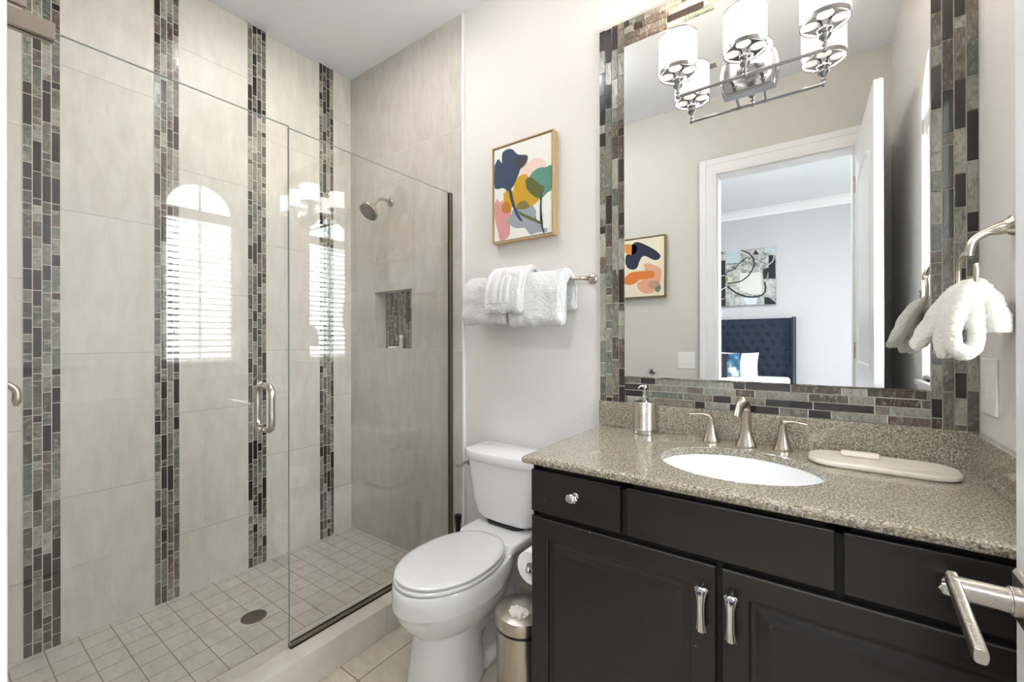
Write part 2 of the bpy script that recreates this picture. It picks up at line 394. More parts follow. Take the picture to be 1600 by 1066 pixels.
# window
bm = nb()
def frame_ring(bm, y0, y1, z0, zs, w, x0, x1):
    o_ = arch_pts(y0, y1, z0, zs); i_ = arch_pts(y0+w, y1-w, z0+w, zs)
    rings = [[(x0, *p) for p in o_], [(x1, *p) for p in o_], [(x1, *p) for p in i_], [(x0, *p) for p in i_]]
    loft(bm, rings, cap=False, loop=True); fixn(bm)
frame_ring(bm, WY0, WY1, WZ0, WZS, .035, XR+.07, XR+.105)
box(bm, XR+.072, XR+.1, WY0+.03, WY1-.03, WZS-.03, WZS+.015); box(bm, XR+.075, XR+.098, WC-.008, WC+.008, WZ0+.03, WZS+WR-.03)
wn = obj('window_1', bm, M['trim'], kind='structure')
bm = nb(); ap = arch_pts(WY0+.03, WY1-.03, WZ0+.03, WZS); loft(bm, [[(XR+.084, *p) for p in ap], [(XR+.088, *p) for p in ap]]); fixn(bm)
obj('pane', bm, M['pane'], wn)
bm = nb(); box(bm, XR-.02, XR+.07, WY0-.04, WY1-.0, WZ0-.022, WZ0); box(bm, XR-.012, XR, WY0-.025, WY1-.015, WZ0-.07, WZ0-.022)
obj('window_sill', bm, M['trim'], wn, bevel=.003)
# blind
bl = thing('window_blind', 'white slatted blind with open slats in the arched window', 'blind', (XR+.04, WC, WZ0))
bm = nb(); box(bm, XR+.006, XR+.062, WY0+.004, WY1-.004, WZS-.075, WZS-.005); obj('headrail', bm, M['white'], bl, bevel=.002)
M['slat'] = mat('slat_white', (244, 244, 242), .4)
bm = nb(); z = WZ0+.05
while z < WZS-.085:
    a = math.radians(20); cx = XR+.034; hw = .024
    r0 = [(cx+s*hw*math.cos(a), s*hw*math.sin(a)+.0028*(1-s*s)) for s in (-1, -.5, 0, .5, 1)]
    for th in (0,):
        top = [(x, dz+.0014) for x, dz in r0]; bot = [(x, dz-.0014) for x, dz in reversed(r0)]
        sec = top+bot; loft(bm, [[(x, WY0+.006, z+dz) for x, dz in sec], [(x, WY1-.006, z+dz) for x, dz in sec]])
    z += .0445
fixn(bm); obj('slats', bm, M['slat'], bl)
bm = nb(); box(bm, XR+.012, XR+.056, WY0+.006, WY1-.006, WZ0+.008, WZ0+.024); obj('bottom_rail', bm, M['white'], bl, bevel=.002)
bm = nb()
for y in (WY0+.09, WY1-.09):
    for x in (XR+.009, XR+.059): sweep(bm, [(x, y, WZ0+.02), (x, y, WZS-.07)], .0011, 6)
for y, z in ((WY0+.045, 1.47), (WY0+.06, 1.40)):
    sweep(bm, [(XR+.003, y, z), (XR+.003, y, WZS-.06)], .0011, 6)
obj('cord', bm, M['white'], bl)
for y, z in ((WY0+.045, 1.44), (WY0+.06, 1.37)):
    bm = nb(); lathe(bm, [(.002, .03), (.005, .02), (.006, 0), (.003, -.002)], (XR+.003, y, z), 10); obj('tassel', bm, M['chrome'], bl)

# bedroom seen through the doorway
BY = -3.22
quadbox('wall_bedroom_back', -3.2, 2.6, BY-.1, BY, 0, ZC, m=M['bed_wall'])
quadbox('wall_bedroom_left', -3.3, -3.2, BY, YB, 0, ZC, m=M['bed_wall'])
bm = nb(); box(bm, 2.5, 2.6, BY, -2.2, 0, ZC); box(bm, 2.5, 2.6, -1.1, YB, 0, ZC); box(bm, 2.5, 2.6, -2.2, -1.1, 0, .9); box(bm, 2.5, 2.6, -2.2, -1.1, 2.3, ZC)
obj('wall_bedroom_right', bm, M['bed_wall'], kind='structure')
bm = nb()
for y in (-2.2, -1.68, -1.16): box(bm, 2.53, 2.57, y, y+.06, .9, 2.3)
box(bm, 2.53, 2.57, -2.2, -1.1, .9, .96); box(bm, 2.53, 2.57, -2.2, -1.1, 2.24, 2.3)
w2 = obj('fill_window', bm, M['trim'], kind='structure')  # unseen bedroom window, added to bring in more daylight
bm = nb(); box(bm, XR, 2.5, YB-.0, YB+.1, 0, ZC); box(bm, -3.2, XL-.1, YB, YB+.1, 0, ZC); obj('wall_bedroom_front', bm, M['bed_wall'], kind='structure')
bm = nb(); box(bm, -3.3, XL-.1, BY-.1, YB+.1, -.1, 0); obj('floor_bedroom', bm, M['floor'], kind='structure')
bm = nb(); box(bm, -3.3, XL-.1, BY-.1, YB+.1, ZC, ZC+.1); obj('ceiling_bedroom', bm, M['ceiling'], kind='structure')
bm = nb()
prof = [(0, 0), (.012, 0), (.02, .03), (.06, .075), (.09, .09), (.09, .10), (0, .10)]
loft(bm, [[(x, BY+a, ZC-.1+b) for a, b in prof] for x in (-3.2, 2.5)]); fixn(bm); obj('trim_10', bm, M['trim'], kind='structure')

# shower floor, curb, wall bands
quadbox('floor_shower', XL, -1.70, YF+.004, D, .0, .041, m=M['pan'])
bm = nb(); box(bm, -1.715, -1.56, YF+.004, D, 0, .131); obj('trim_1', bm, M['tileC'], bevel=.002, kind='structure')
for i, (y0, y1) in enumerate(((.249, .355), (.666, .765), (1.08, 1.178), (1.502, 1.60))):
    bm = nb(); mosaic(bm, (XL, y0, .041), (0, 1, 0), (0, 0, 1), (1, 0, 0), 4, (y1-y0)/4, ZC-.041, 20+i); obj('trim_%d' % (i+2), bm, [M['mosaic'], M['grout']], kind='structure')
quadbox('baseboard_back', XT+.01, -.745, YW-.012, YW, 0, .10, m=M['tileC'])
quadbox('baseboard_front', XT, DX0-.112, YF, YF+.012, 0, .10, m=M['trim'])
# drain
dr = thing('shower_drain', 'round dark perforated drain cover in the shower floor', 'drain', (-2.11, .905, .041))
bm = nb(); lathe(bm, [(.052, 0), (.052, .002), (.049, .0035), (.0, .0035)][:3]+[(.001, .0035)], (-2.11, .905, .041), 40)
M['drain'] = mat('bronze_drain', (104, 92, 76), .4, .7); obj('cover', bm, M['drain'], dr)
bm = nb()
for r_, n_ in ((.04, 20), (.03, 15), (.02, 10), (.01, 5)):
    for k in range(n_):
        a = 2*PI*k/n_; lathe(bm, [(.0022, 0), (.0022, .0006)], (-2.11+r_*math.cos(a), .905+r_*math.sin(a), .0446), 8)
obj('holes', bm, M['black'], dr)

# ------------------------------------------------------------------ mirror and its mosaic surround
MX0, MX1, MZ0, MZ1 = -.650, .2775, 1.1606, 2.543
OX0, OZ0, OZ1 = -.763, 1.053, 2.654
bm = nb()
mosaic(bm, (OX0, YW, OZ0), (1, 0, 0), (0, 0, 1), (0, -1, 0), 4, (MX0-OX0)/4, OZ1-OZ0, 51, depth=.012, ls=1.15)
mosaic(bm, (MX1, YW, OZ0), (1, 0, 0), (0, 0, 1), (0, -1, 0), 4, (XR-MX1)/4, OZ1-OZ0, 52, depth=.012, ls=1.15)
mosaic(bm, (MX0, YW, OZ0), (0, 0, 1), (1, 0, 0), (0, -1, 0), 4, (MZ0-OZ0)/4, MX1-MX0, 53, depth=.012, ls=1.25)
mosaic(bm, (MX0, YW, MZ1), (0, 0, 1), (1, 0, 0), (0, -1, 0), 4, (OZ1-MZ1)/4, MX1-MX0, 54, depth=.012, ls=1.25)
obj('trim_6', bm, [M['mosaic'], M['grout']], kind='structure')
bm = nb(); e = .004
loft(bm, [[(x, y, z) for x, z in ((MX0+d, MZ0+d), (MX1-d, MZ0+d), (MX1-d, MZ1-d), (MX0+d, MZ1-d))] for y, d in ((YW, 0), (YM+.003, 0), (YM, e))]); fixn(bm)
tag(obj('wall_mirror', bm, M['mirror']), 'large frameless wall mirror inside the mosaic tile surround above the sink', 'mirror')

# ------------------------------------------------------------------ shower glass
GT = .008; ZG0, ZG1 = .154, 2.132; YJ = .830
sp = thing('shower_glass_panel', 'fixed clear glass panel between shower and toilet', 'shower panel', (XG, 1.28, .131))
bm = nb(); box(bm, XG-GT/2, XG+GT/2, YJ+.003, D-.004, ZG0-.01, ZG1); obj('glass', bm, M['glass'], sp)
bm = nb(); box(bm, XG-.010, XG-GT/2-.0005, YJ+.003, D-.0, .131, .151); box(bm, XG+GT/2+.0005, XG+.010, YJ+.003, D-.0, .131, .151); box(bm, XG-.010, XG+.010, YJ+.003, D, .131, .138)
M['channel'] = mat('channel_nickel', (142, 132, 118), .3, 1); obj('floor_channel', bm, M['channel'], sp)
bm = nb(); box(bm, XG-.010, XG-GT/2-.0005, D-.018, D, .152, ZG1); box(bm, XG+GT/2+.0005, XG+.010, D-.018, D, .152, ZG1); box(bm, XG-.010, XG+.010, D-.004, D, .152, ZG1); obj('wall_channel', bm, M['channel'], sp)
bm = nb(); box(bm, XG-GT/2, XG+GT/2, YJ+.0015, YJ+.003, ZG0, ZG1); box(bm, XG-GT/2, XG+GT/2, YJ+.003, D-.004, ZG1, ZG1+.0012); obj('glass_edge', bm, M['glass_edge'], sp)
sd = thing('shower_door', 'frameless clear glass shower door with a D-shaped pull', 'shower door', (XG, YF+.028, .131))
bm = nb(); box(bm, XG-GT/2, XG+GT/2, YF+.02, YJ-.003, ZG0-.012, ZG1); obj('glass', bm, M['glass'], sd)
bm = nb(); box(bm, XG-GT/2, XG+GT/2, YJ-.003, YJ-.0015, ZG0, ZG1); box(bm, XG-GT/2, XG+GT/2, YF+.02, YJ-.003, ZG1, ZG1+.0012); obj('glass_edge', bm, M['glass_edge'], sd)
for zc in (2.128, .36):
    bm = nb(); box(bm, XG+GT/2, XG+GT/2+.014, YF+.05, .215, zc-.022, zc+.022); box(bm, XG-GT/2-.014, XG-GT/2, YF+.05, .215, zc-.022, zc+.022)
    box(bm, XG-.018, XG+.018, YF+.005, YF+.012, zc-.045, zc+.045); lathe(bm, [(.010, zc-.045), (.010, zc+.045)], (XG, YF+.028, 0), 16)
    if zc > 1: box(bm, XG+.0, XG+.018, YF+.02, .165, zc+.033, zc+.06); lathe(bm, [(.014, zc+.02), (.014, zc+.034)], (XG, .12, 0), 16)
    obj('hinge', bm, M['nickel'], sd, bevel=.0015)
for s in (1, -1):
    bm = nb(); x0 = XG+s*GT/2; xo = XG+s*.056; ya = .740
    sweep(bm, spline([(x0, ya, .990), (xo-s*.024, ya, .991), (xo-s*.008, ya, .999), (xo, ya, 1.016), (xo, ya, 1.07), (xo, ya, 1.124), (xo-s*.008, ya, 1.141), (xo-s*.024, ya, 1.149), (x0, ya, 1.150)], 6), .0112, 20)
    obj('pull_handle', bm, M['steel'], sd, smooth=True)

sd.rotation_euler.z = math.radians(-.9)

# shower head
sh = thing('wall_shower', 'round brushed nickel shower head on a short bent arm', 'shower head', (-2.161, D, 2.192))
bm = nb(); lathe(bm, [(.027, 0), (.027, -.004), (.022, -.010), (.012, -.012)], (-2.161, D, 2.18), 28, 'Y'); obj('flange', bm, M['nickel'], sh, smooth=True)
bm = nb(); sweep(bm, spline([(-2.161, D, 2.18), (-2.161, D-.06, 2.185), (-2.161, D-.10, 2.17), (-2.161, D-.135, 2.13)], 6), .010, 16); obj('arm', bm, M['nickel'], sh, smooth=True)
bm = nb(); lathe(bm, [(.013, .055), (.015, .04), (.014, .03), (.03, .020), (.056, .014), (.062, .006), (.062, -.005), (.058, -.007)], (0, 0, 0), 36)
bmesh.ops.transform(bm, verts=bm.verts, matrix=Matrix.Translation((-2.161, D-.165, 2.085)) @ Matrix.Rotation(math.radians(-44), 4, 'X')); obj('head', bm, M['nickel'], sh, smooth=False, bevel=.001)
bm = nb()
for r_, n_ in ((.052, 28), (.042, 22), (.032, 17), (.022, 11), (.008, 1)):
    for k in range(n_):
        a = 2*PI*k/n_; lathe(bm, [(.0028 if n_ > 1 else .009, -.007), (.0020, -.0105)], (r_*math.cos(a) if n_ > 1 else 0, r_*math.sin(a) if n_ > 1 else 0, 0), 8)
bmesh.ops.transform(bm, verts=bm.verts, matrix=Matrix.Translation((-2.161, D-.165, 2.085)) @ Matrix.Rotation(math.radians(-44), 4, 'X'))
M['grey'] = mat('grey_rubber', (92, 90, 86), .6); M['dark'] = mat('dark_rubber', (44, 42, 40), .6); obj('nozzles', bm, M['dark'], sh)
bm = nb(); lathe(bm, [(.054, -.0071), (.054, -.0078), (.050, -.0080)], (0, 0, 0), 36)
bmesh.ops.transform(bm, verts=bm.verts, matrix=Matrix.Translation((-2.161, D-.165, 2.085)) @ Matrix.Rotation(math.radians(-44), 4, 'X')); M['face'] = mat('spray_face', (128, 122, 114), .4, .6); obj('spray_face', bm, M['face'], sh)
# shower valve on front wall
sv = thing('shower_valve', 'curved brushed nickel lever of the shower valve at the far left', 'shower valve', (-2.1, YF+.004, 1.185))
bm = nb(); lathe(bm, [(.08, 0), (.08, .004), (.07, .010), (.03, .014), (.028, .05), (.024, .055)], (-2.1, YF+.004, 1.185), 36, 'Y'); obj('escutcheon', bm, M['nickel'], sv, smooth=True)
bm = nb(); pts = spline([(-2.1, YF+.05, 1.185), (-2.1, YF+.10, 1.188), (-2.1, YF+.135, 1.18), (-2.1, YF+.158, 1.155), (-2.1, YF+.16, 1.125), (-2.1, YF+.158, 1.104)], 6)
sweep(bm, pts, lerp_list([.010, .009, .009, .011, .012, .006], len(pts)), 16); obj('lever', bm, M['nickel'], sv, smooth=True)
# niche items
bt = thing('tube_bottle', 'small white tube standing in the shower niche', 'bottle', (-2.132, 1.785, NZ0))
bm = nb(); lathe(bm, [(.013, 0), (.013, .05), (.012, .062), (.008, .066)], (-2.132, 1.785, NZ0), 20); M['tube'] = mat('pale_tube', (205, 203, 192), .4); obj('body', bm, M['tube'], bt, smooth=True)
bm = nb(); lathe(bm, [(.0135, 0), (.0135, .018), (.012, .02)], (-2.132, 1.785, NZ0+.066), 20); obj('cap', bm, M['white'], bt)
bm = nb(); rprism(bm, -2.2, 1.78, .036, .022, .014, NZ0, NZ0+.014, e=.004); tag(obj('soap_bar', bm, M['white'], smooth=True), 'white soap bar lying in the shower niche', 'soap')

# ------------------------------------------------------------------ toilet
TX = -1.172
to = thing('toilet', 'white two-piece elongated toilet with closed lid beside the vanity', 'toilet', (TX, 1.35, 0))
def egg(z, a, yf, yb, back=.12, sq=2.0, n=56, yc=None):
    """elongated bowl outline: ellipse at the front, tapering to width 2*back at yb"""
    yc = yc if yc is not None else yf+(yb-yf)*.48; out = []
    for k in range(n):
        t = 2*PI*k/n; c, s = math.cos(t), math.sin(t)
        if s < 0: out.append((TX+a*c, yc+(yc-yf)*s, z))
        else:
            w = back+(a-back)*math.cos(abs(s)*PI/2)**.9 if abs(s) < 1 else back
            x = (1 if c >= 0 else -1)*min(abs(c)**.55, 1)*(back+(a-back)*(1-s**1.8)) if abs(c) > 1e-6 else 0
            out.append((TX+x, yc+(yb-yc)*min(s**.75, 1), z))
    return out
bm = nb()
loft(bm, [egg(.18, .105, 1.085, 1.50, .08), egg(.215, .112, 1.075, 1.50, .09), egg(.245, .135, 1.045, 1.52, .10), egg(.285, .160, 1.008, 1.53, .11), egg(.325, .174, .985, 1.54, .12), egg(.344, .177, .980, 1.545, .12),
          egg(.347, .181, .976, 1.545, .12), egg(.39, .184, .974, 1.55, .125), egg(.418, .182, .976, 1.55, .125), egg(.426, .176, .983, 1.55, .12)]); fixn(bm)
obj('bowl', bm, M['ceramic'], to, smooth=True, bevel=0)
# pedestal column, trapway body, foot, rear deck
bm = nb()
loft(bm, [egg(.0, .130, 1.030, 1.36, .10), egg(.02, .128, 1.032, 1.36, .10), egg(.10, .120, 1.045, 1.35, .09), egg(.2, .114, 1.062, 1.36, .085), egg(.26, .12, 1.07, 1.40, .09)])
loft(bm, [rrect(TX, 1.47, .105, .19, .05, 0), rrect(TX, 1.47, .105, .19, .05, .02), rrect(TX, 1.47, .07, .18, .04, .05), rrect(TX, 1.48, .055, .17, .04, .12), rrect(TX, 1.48, .06, .17, .04, .25), rrect(TX, 1.50, .10, .17, .04, .36), rrect(TX, 1.56, .15, .15, .03, .42), rrect(TX, 1.575, .158, .145, .03, .445), rrect(TX, 1.575, .155, .142, .03, .458)])
tp = spline([(TX, 1.30, .12), (TX, 1.36, .2), (TX, 1.44, .25), (TX, 1.52, .2), (TX, 1.56, .1), (TX, 1.57, .02)], 6); sweep(bm, tp, .078, 20)
fixn(bm); o = obj('pedestal', bm, M['ceramic'], to, smooth=True)
rm = o.modifiers.new('remesh', 'REMESH'); rm.mode = 'VOXEL'; rm.voxel_size = .006; rm.use_smooth_shade = True
sm = o.modifiers.new('smooth', 'SMOOTH'); sm.iterations = 12; sm.factor = .6
for s in (-1, 1):
    bm = nb(); lathe(bm, [(.014, 0), (.014, .008), (.010, .016), (.003, .019)], (TX+s*.088, 1.50, .018), 18); obj('bolt_cap', bm, M['ceramic'], to, smooth=True)
bm = nb(); loft(bm, [egg(.430, .170, .992, 1.475, .12), egg(.432, .176, .984, 1.48, .122), egg(.440, .176, .984, 1.48, .122), egg(.444, .171, .99, 1.475, .12)]); fixn(bm); obj('seat', bm, M['ceramic'], to, smooth=True)
bm = nb(); loft(bm, [egg(.4475, .168, .996, 1.472, .118), egg(.450, .173, .989, 1.478, .120), egg(.457, .173, .988, 1.478, .120), egg(.4615, .167, .995, 1.472, .117), egg(.463, .15, 1.015, 1.455, .105), egg(.4635, .05, 1.13, 1.36, .03)]); fixn(bm); obj('lid', bm, M['ceramic'], to, smooth=True)
bm = nb(); box(bm, TX-.10, TX+.10, 1.475, 1.497, .430, .450); obj('seat_hinge', bm, M['ceramic'], to, bevel=.004)
def tank_ring(z, hw, yf, yb, bulge=.02, n=16):
    pts = []
    r = .035
    for k in range(n+1):   # front edge, left to right, bulging
        s = -1+2*k/n; pts.append((TX+s*(hw-r*.3), yf - bulge*(1-s*s) + (r*max(0, abs(s)-.85)/.15*.6), z))
    pts += [(TX+hw, yf+.04, z), (TX+hw, yb, z), (TX-hw, yb, z), (TX-hw, yf+.04, z)]
    return pts
bm = nb(); loft(bm, [tank_ring(.468, .12, 1.585, 1.705, .008), tank_ring(.475, .15, 1.57, 1.71, .012), tank_ring(.50, .178, 1.56, 1.712, .016), tank_ring(.56, .192, 1.55, 1.715, .02), tank_ring(.66, .204, 1.545, 1.718, .022), tank_ring(.752, .212, 1.54, 1.72, .022)]); fixn(bm); obj('tank', bm, M['ceramic'], to, smooth=True, bevel=.004)
bm = nb(); loft(bm, [tank_ring(.752, .219, 1.534, 1.725, .022), tank_ring(.757, .222, 1.531, 1.728, .022), tank_ring(.785, .224, 1.529, 1.728, .022), tank_ring(.793, .221, 1.532, 1.726, .022), tank_ring(.797, .212, 1.541, 1.718, .02)]); fixn(bm); obj('tank_lid', bm, M['ceramic'], to, smooth=True)
bm = nb(); rprism(bm, TX, 1.625, .10, .07, .04, .448, .472); obj('gasket', bm, M['black'], to)
fl = thing  # alias
bm = nb(); lathe(bm, [(.014, 0), (.014, -.006), (.009, -.012), (.009, -.018)], (TX-.208, 1.575, .717), 20, 'X'); lathe(bm, [(.012, 0), (.009, .0)], (TX-.2, 1.575, .717), 8, 'X')
pts = spline([(TX-.222, 1.575, .717), (TX-.226, 1.555, .716), (TX-.226, 1.535, .709), (TX-.228, 1.512, .712), (TX-.230, 1.503, .720)], 5)
sweep(bm, pts, lerp_list([.007, .007, .008, .009, .007], len(pts)), 14); obj('flush_lever', bm, M['nickel'], to, smooth=True)
vs = thing('supply_valve', 'small chrome water stop valve behind the toilet pedestal', 'valve', (-1.05, YW-.012, .16))
bm = nb(); lathe(bm, [(.02, 0), (.02, -.004), (.007, -.006), (.007, -.05), (.011, -.052), (.011, -.075), (.004, -.077)], (-1.05, YW, .16), 16, 'Y')
lathe(bm, [(.007, 0), (.007, .03), (.005, .032)], (-1.05, YW-.062, .16), 12); obj('body', bm, M['chrome'], vs, smooth=True)
bm = nb(); lathe(bm, [(.016, -.078), (.017, -.084), (.014, -.088)], (-1.05, YW, .16), 14, 'Y', sx=1.3, sy=.7); obj('knob', bm, M['chrome'], vs)
bm = nb(); sweep(bm, spline([(-1.05, YW-.062, .19), (-1.05, YW-.07, .27), (-1.09, YW-.06, .36), (-1.08, YW-.07, .455)], 6), .005, 10); obj('hose', bm, M['steel'], vs, smooth=True)
# toilet brush
br = thing('toilet_brush', 'black toilet brush handle standing behind the toilet near the glass', 'brush', (-1.50, 1.63, 0))
bx, by = -1.498, 1.62
bm = nb(); lathe(bm, [(.045, 0), (.048, .01), (.045, .14), (.038, .15)], (bx, by, 0), 28); obj('holder', bm, M['black'], br, smooth=True)
bm = nb(); lathe(bm, [(.010, .15), (.0085, .24), (.011, .32), (.0165, .385), (.020, .412), (.019, .416), (.015, .414), (.008, .408)], (bx, by, 0), 24); obj('handle', bm, M['black'], br, smooth=True)
# trash bin
bc = (-.872, 1.288); br_ = .100
tb = thing('trash_bin', 'small round stainless steel trash bin between toilet and vanity', 'trash bin', (bc[0], bc[1], 0))
bm = nb(); lathe(bm, [(br_-.002, .0), (br_, .012), (br_-.004, .016), (br_-.004, .280)], (*bc, 0), 48); obj('body', bm, M['steel'], tb, smooth=True)
bm = nb(); lathe(bm, [(br_-.002, .280), (br_-.001, .292)], (*bc, 0), 48); obj('seal', bm, M['black'], tb)
bm = nb(); lathe(bm, [(br_+.001, .292), (br_+.002, .325), (br_-.001, .333), (br_-.010, .337), (br_-.03, .345), (br_-.06, .351), (.01, .354)], (*bc, 0), 48); obj('lid', bm, M['steel'], tb, smooth=True)
bm = nb(); ts = random.Random(4)
bmesh.ops.create_icosphere(bm, subdivisions=4, radius=1)
for v in bm.verts:
    p = v.co.copy(); k = 1+.35*noise.noise(p*2.1)+.12*noise.noise(p*6); v.co = Vector((bc[0]+.012+p.x*.036*k, bc[1]-.045+p.y*.026*k, .345+max(p.z, -.35)*.018*k))
M['tissue'] = mat('crumpled_tissue', (226, 218, 208), .9); tag(obj('crumpled_tissue', bm, M['tissue'], smooth=True), 'crumpled pale tissue lying on the trash bin lid', 'tissue')
# toilet paper
tpz = (-.808, 1.245, .517)
hd = thing('paper_holder', 'nickel toilet paper holder on the side of the vanity', 'paper holder', (-.745, 1.34, .517))
bm = nb(); sweep(bm, spline([(-.738, 1.375, .517), (-.775, 1.375, .517), (-.805, 1.365, .517), (-.808, 1.34, .517), (-.808, 1.23, .517)], 6), .006, 14); lathe(bm, [(.011, 1.236), (.012, 1.228), (.008, 1.222), (.003, 1.220)], (tpz[0], 0, tpz[2]), 18, 'Y'); obj('arm', bm, M['chrome'], hd, smooth=True)
bm = nb(); lathe(bm, [(.02, -.740), (.02, -.746), (.012, -.750)], (0, 1.375, .517), 20, 'X'); obj('rosette', bm, M['chrome'], hd)
bm = nb()
rings = [[(tpz[0]+r*math.cos(2*PI*k/40), y, tpz[2]+r*math.sin(2*PI*k/40)) for k in range(40)] for r, y in ((.020, 1.245), (.057, 1.245), (.059, 1.248), (.059, 1.345), (.057, 1.348), (.020, 1.348))]
loft(bm, rings, cap=False, loop=True); fixn(bm); M['paper'] = mat('paper', (244, 244, 244), .95); tag(obj('toilet_paper_roll', bm, M['paper'], smooth=False, bevel=.001), 'white toilet paper roll hanging on the vanity side', 'toilet paper')

# ------------------------------------------------------------------ vanity
VX0 = -.738; VF = 1.135; VZ = .922
va = thing('vanity_cabinet', 'dark espresso vanity cabinet with raised panel doors under the granite top', 'cabinet', (-.18, 1.45, 0))
bm = nb(); box(bm, VX0, VX0+.018, VF+.02, YW-.012, 0, VZ); box(bm, XR-.018, XR-.001, VF+.02, YW-.001, 0, VZ); box(bm, VX0+.018, XR-.018, VF+.04, VF+.046, .06, VZ-.0)
box(bm, VX0+.018, XR-.018, VF+.06, YW-.03, .09, .11); obj('body', bm, M['wood'], va)
bm = nb()
for x0, x1 in ((VX0, VX0+.03), (-.455, -.41), (.02, .06), (XR-.04, XR-.001)): box(bm, x0, x1, VF+.02, VF+.04, .72 if -.5 < x0 < .1 else .1, VZ)
box(bm, -.21, -.176, VF+.02, VF+.04, .1, .76); box(bm, VX0, XR-.001, VF+.02, VF+.04, .895, VZ); box(bm, VX0, XR-.001, VF+.0201, VF+.0399, .74, .785); box(bm, VX0, XR-.001, VF+.02, VF+.04, .09, .13)
obj('face_frame', bm, M['recess'], va)
def knob(parent, x, z):
    bm = nb(); lathe(bm, [(.010, VF), (.0105, VF-.003), (.006, VF-.006), (.005, VF-.016)], (x, 0, z), 18, 'Y')
    rg = []
    for h, r in ((-.014, .006), (-.018, .012), (-.024, .0165), (-.029, .0185), (-.034, .0165), (-.039, .011), (-.041, .004)):
        rg.append([(x+r*1.12*math.cos(2*PI*k/48)*(1+.05*math.cos(8*2*PI*k/48)), VF+h, z+r*.82*math.sin(2*PI*k/48)*(1+.05*math.cos(8*2*PI*k/48))) for k in range(48)])
    loft(bm, rg); fixn(bm); obj('knob', bm, M['chrome'], parent, smooth=True, label='ribbed oval chrome knob')
for x0, x1, kn in ((-.735, -.442, -.578), (-.423, .034, None), (.048, .362, .205)):
    bm = nb(); box(bm, x0, x1, VF, VF+.0195, .774, .905); d_ = obj('drawer', bm, M['wood'], va, bevel=.003)
    if kn: knob(d_, kn, .851)
def panel_door(x0, x1, z0, z1, hx):
    prof = [(0, VF+.0195), (0, VF+.003), (.003, VF), (.056, VF), (.060, VF+.002), (.062, VF+.008), (.072, VF+.009), (.080, VF+.006), (.098, VF+.0015), (.104, VF+.001)]
    bm = nb(); loft(bm, [[(x0+d, y, z0+d), (x1-d, y, z0+d), (x1-d, y, z1-d), (x0+d, y, z1-d)] for d, y in prof]); fixn(bm)
    d_ = obj('door', bm, M['wood'], va)
    # flared bow handle
    bm = nb(); N = 25; zt, zb = .708, .596; rg = []
    for i in range(N):
        s = i/(N-1); z = zt+(zb-zt)*s; c = abs(2*s-1); bow = VF-.026+.006*c**3
        hw = .0075+.0085*c**3 if s < .5 else .0075+.0055*c**3; dp = .005+.002*c**2
        if i in (0, N-1): hw *= .55; dp *= .6
        rg.append([(hx+hw*math.cos(2*PI*k/24)*(1+.12*math.cos(6*2*PI*k/24)), bow+dp*math.sin(2*PI*k/24)*(1+.12*math.cos(6*2*PI*k/24)), z) for k in range(24)])
    loft(bm, rg)
    for z in (zt-.008, zb+.008): sweep(bm, [(hx, VF+.001, z), (hx, VF-.024, z)], [.008, .0055], 14)
    fixn(bm); obj('handle', bm, M['chrome'], d_, smooth=True, label='flared chrome bow handle')
panel_door(-.735, -.199, .12, .757, -.228); panel_door(-.186, .362, .12, .757, -.163)

# countertop with sink cut-out
SX, SY, SA, SB = -.189, 1.413, .215, .186
ct = thing('countertop', 'speckled grey-green granite countertop with backsplash', 'countertop', (-.19, 1.42, VZ))
bm = nb(); N = 96; CX0, CX1, CY0, CY1 = -.763, XR-.001, 1.121, YW-.001
def rect_pt(a):
    c, s = math.cos(a), math.sin(a); t = 1e9
    if c > 1e-9: t = min(t, (CX1-SX)/c)
    if c < -1e-9: t = min(t, (CX0-SX)/c)
    if s > 1e-9: t = min(t, (CY1-SY)/s)
    if s < -1e-9: t = min(t, (CY0-SY)/s)
    return SX+c*t, SY+s*t
angs = sorted([2*PI*k/N for k in range(N)] + [math.atan2(y-SY, x-SX) % (2*PI) for x in (CX0, CX1) for y in (CY0, CY1)])
ell = lambda a, k=1.0: (SX+SA*k*math.cos(a), SY+SB*k*math.sin(a))
O = [rect_pt(a) for a in angs]
def inset(p, e): return (min(max(p[0], CX0+e), CX1-e), min(max(p[1], CY0+e), CY1-e))
# ellipse angle matching the direction
I = []
for a in angs:
    t = 1/math.sqrt((math.cos(a)/SA)**2+(math.sin(a)/SB)**2); I.append((SX+math.cos(a)*t, SY+math.sin(a)*t))
rings = [[(*p, ZT-.025) for p in I], [(*p, ZT-.003) for p in I], [(SX+(p[0]-SX)*1.012, SY+(p[1]-SY)*1.012, ZT) for p in I]]
rings += [[(*inset(p, .012), ZT) for p in O], [(*inset(p, .006), ZT-.0015) for p in O], [(*inset(p, .0015), ZT-.006) for p in O], [(*p, ZT-.012) for p in O], [(*inset(p, .002), ZT-.022) for p in O], [(*inset(p, .006), ZT-.025) for p in O]]
loft(bm, rings, cap=False, loop=True); fixn(bm); obj('slab', bm, M['granite'], ct)
bm = nb(); box(bm, -.763, XR-.001, YW-.024, YW-.0005, ZT+.0, 1.053); obj('backsplash', bm, M['granite'], ct, bevel=.002)
bm = nb(); box(bm, XR-.022, XR-.001, 1.13, YW-.0242, ZT, 1.053); obj('side_splash', bm, M['granite'], ct, bevel=.002)
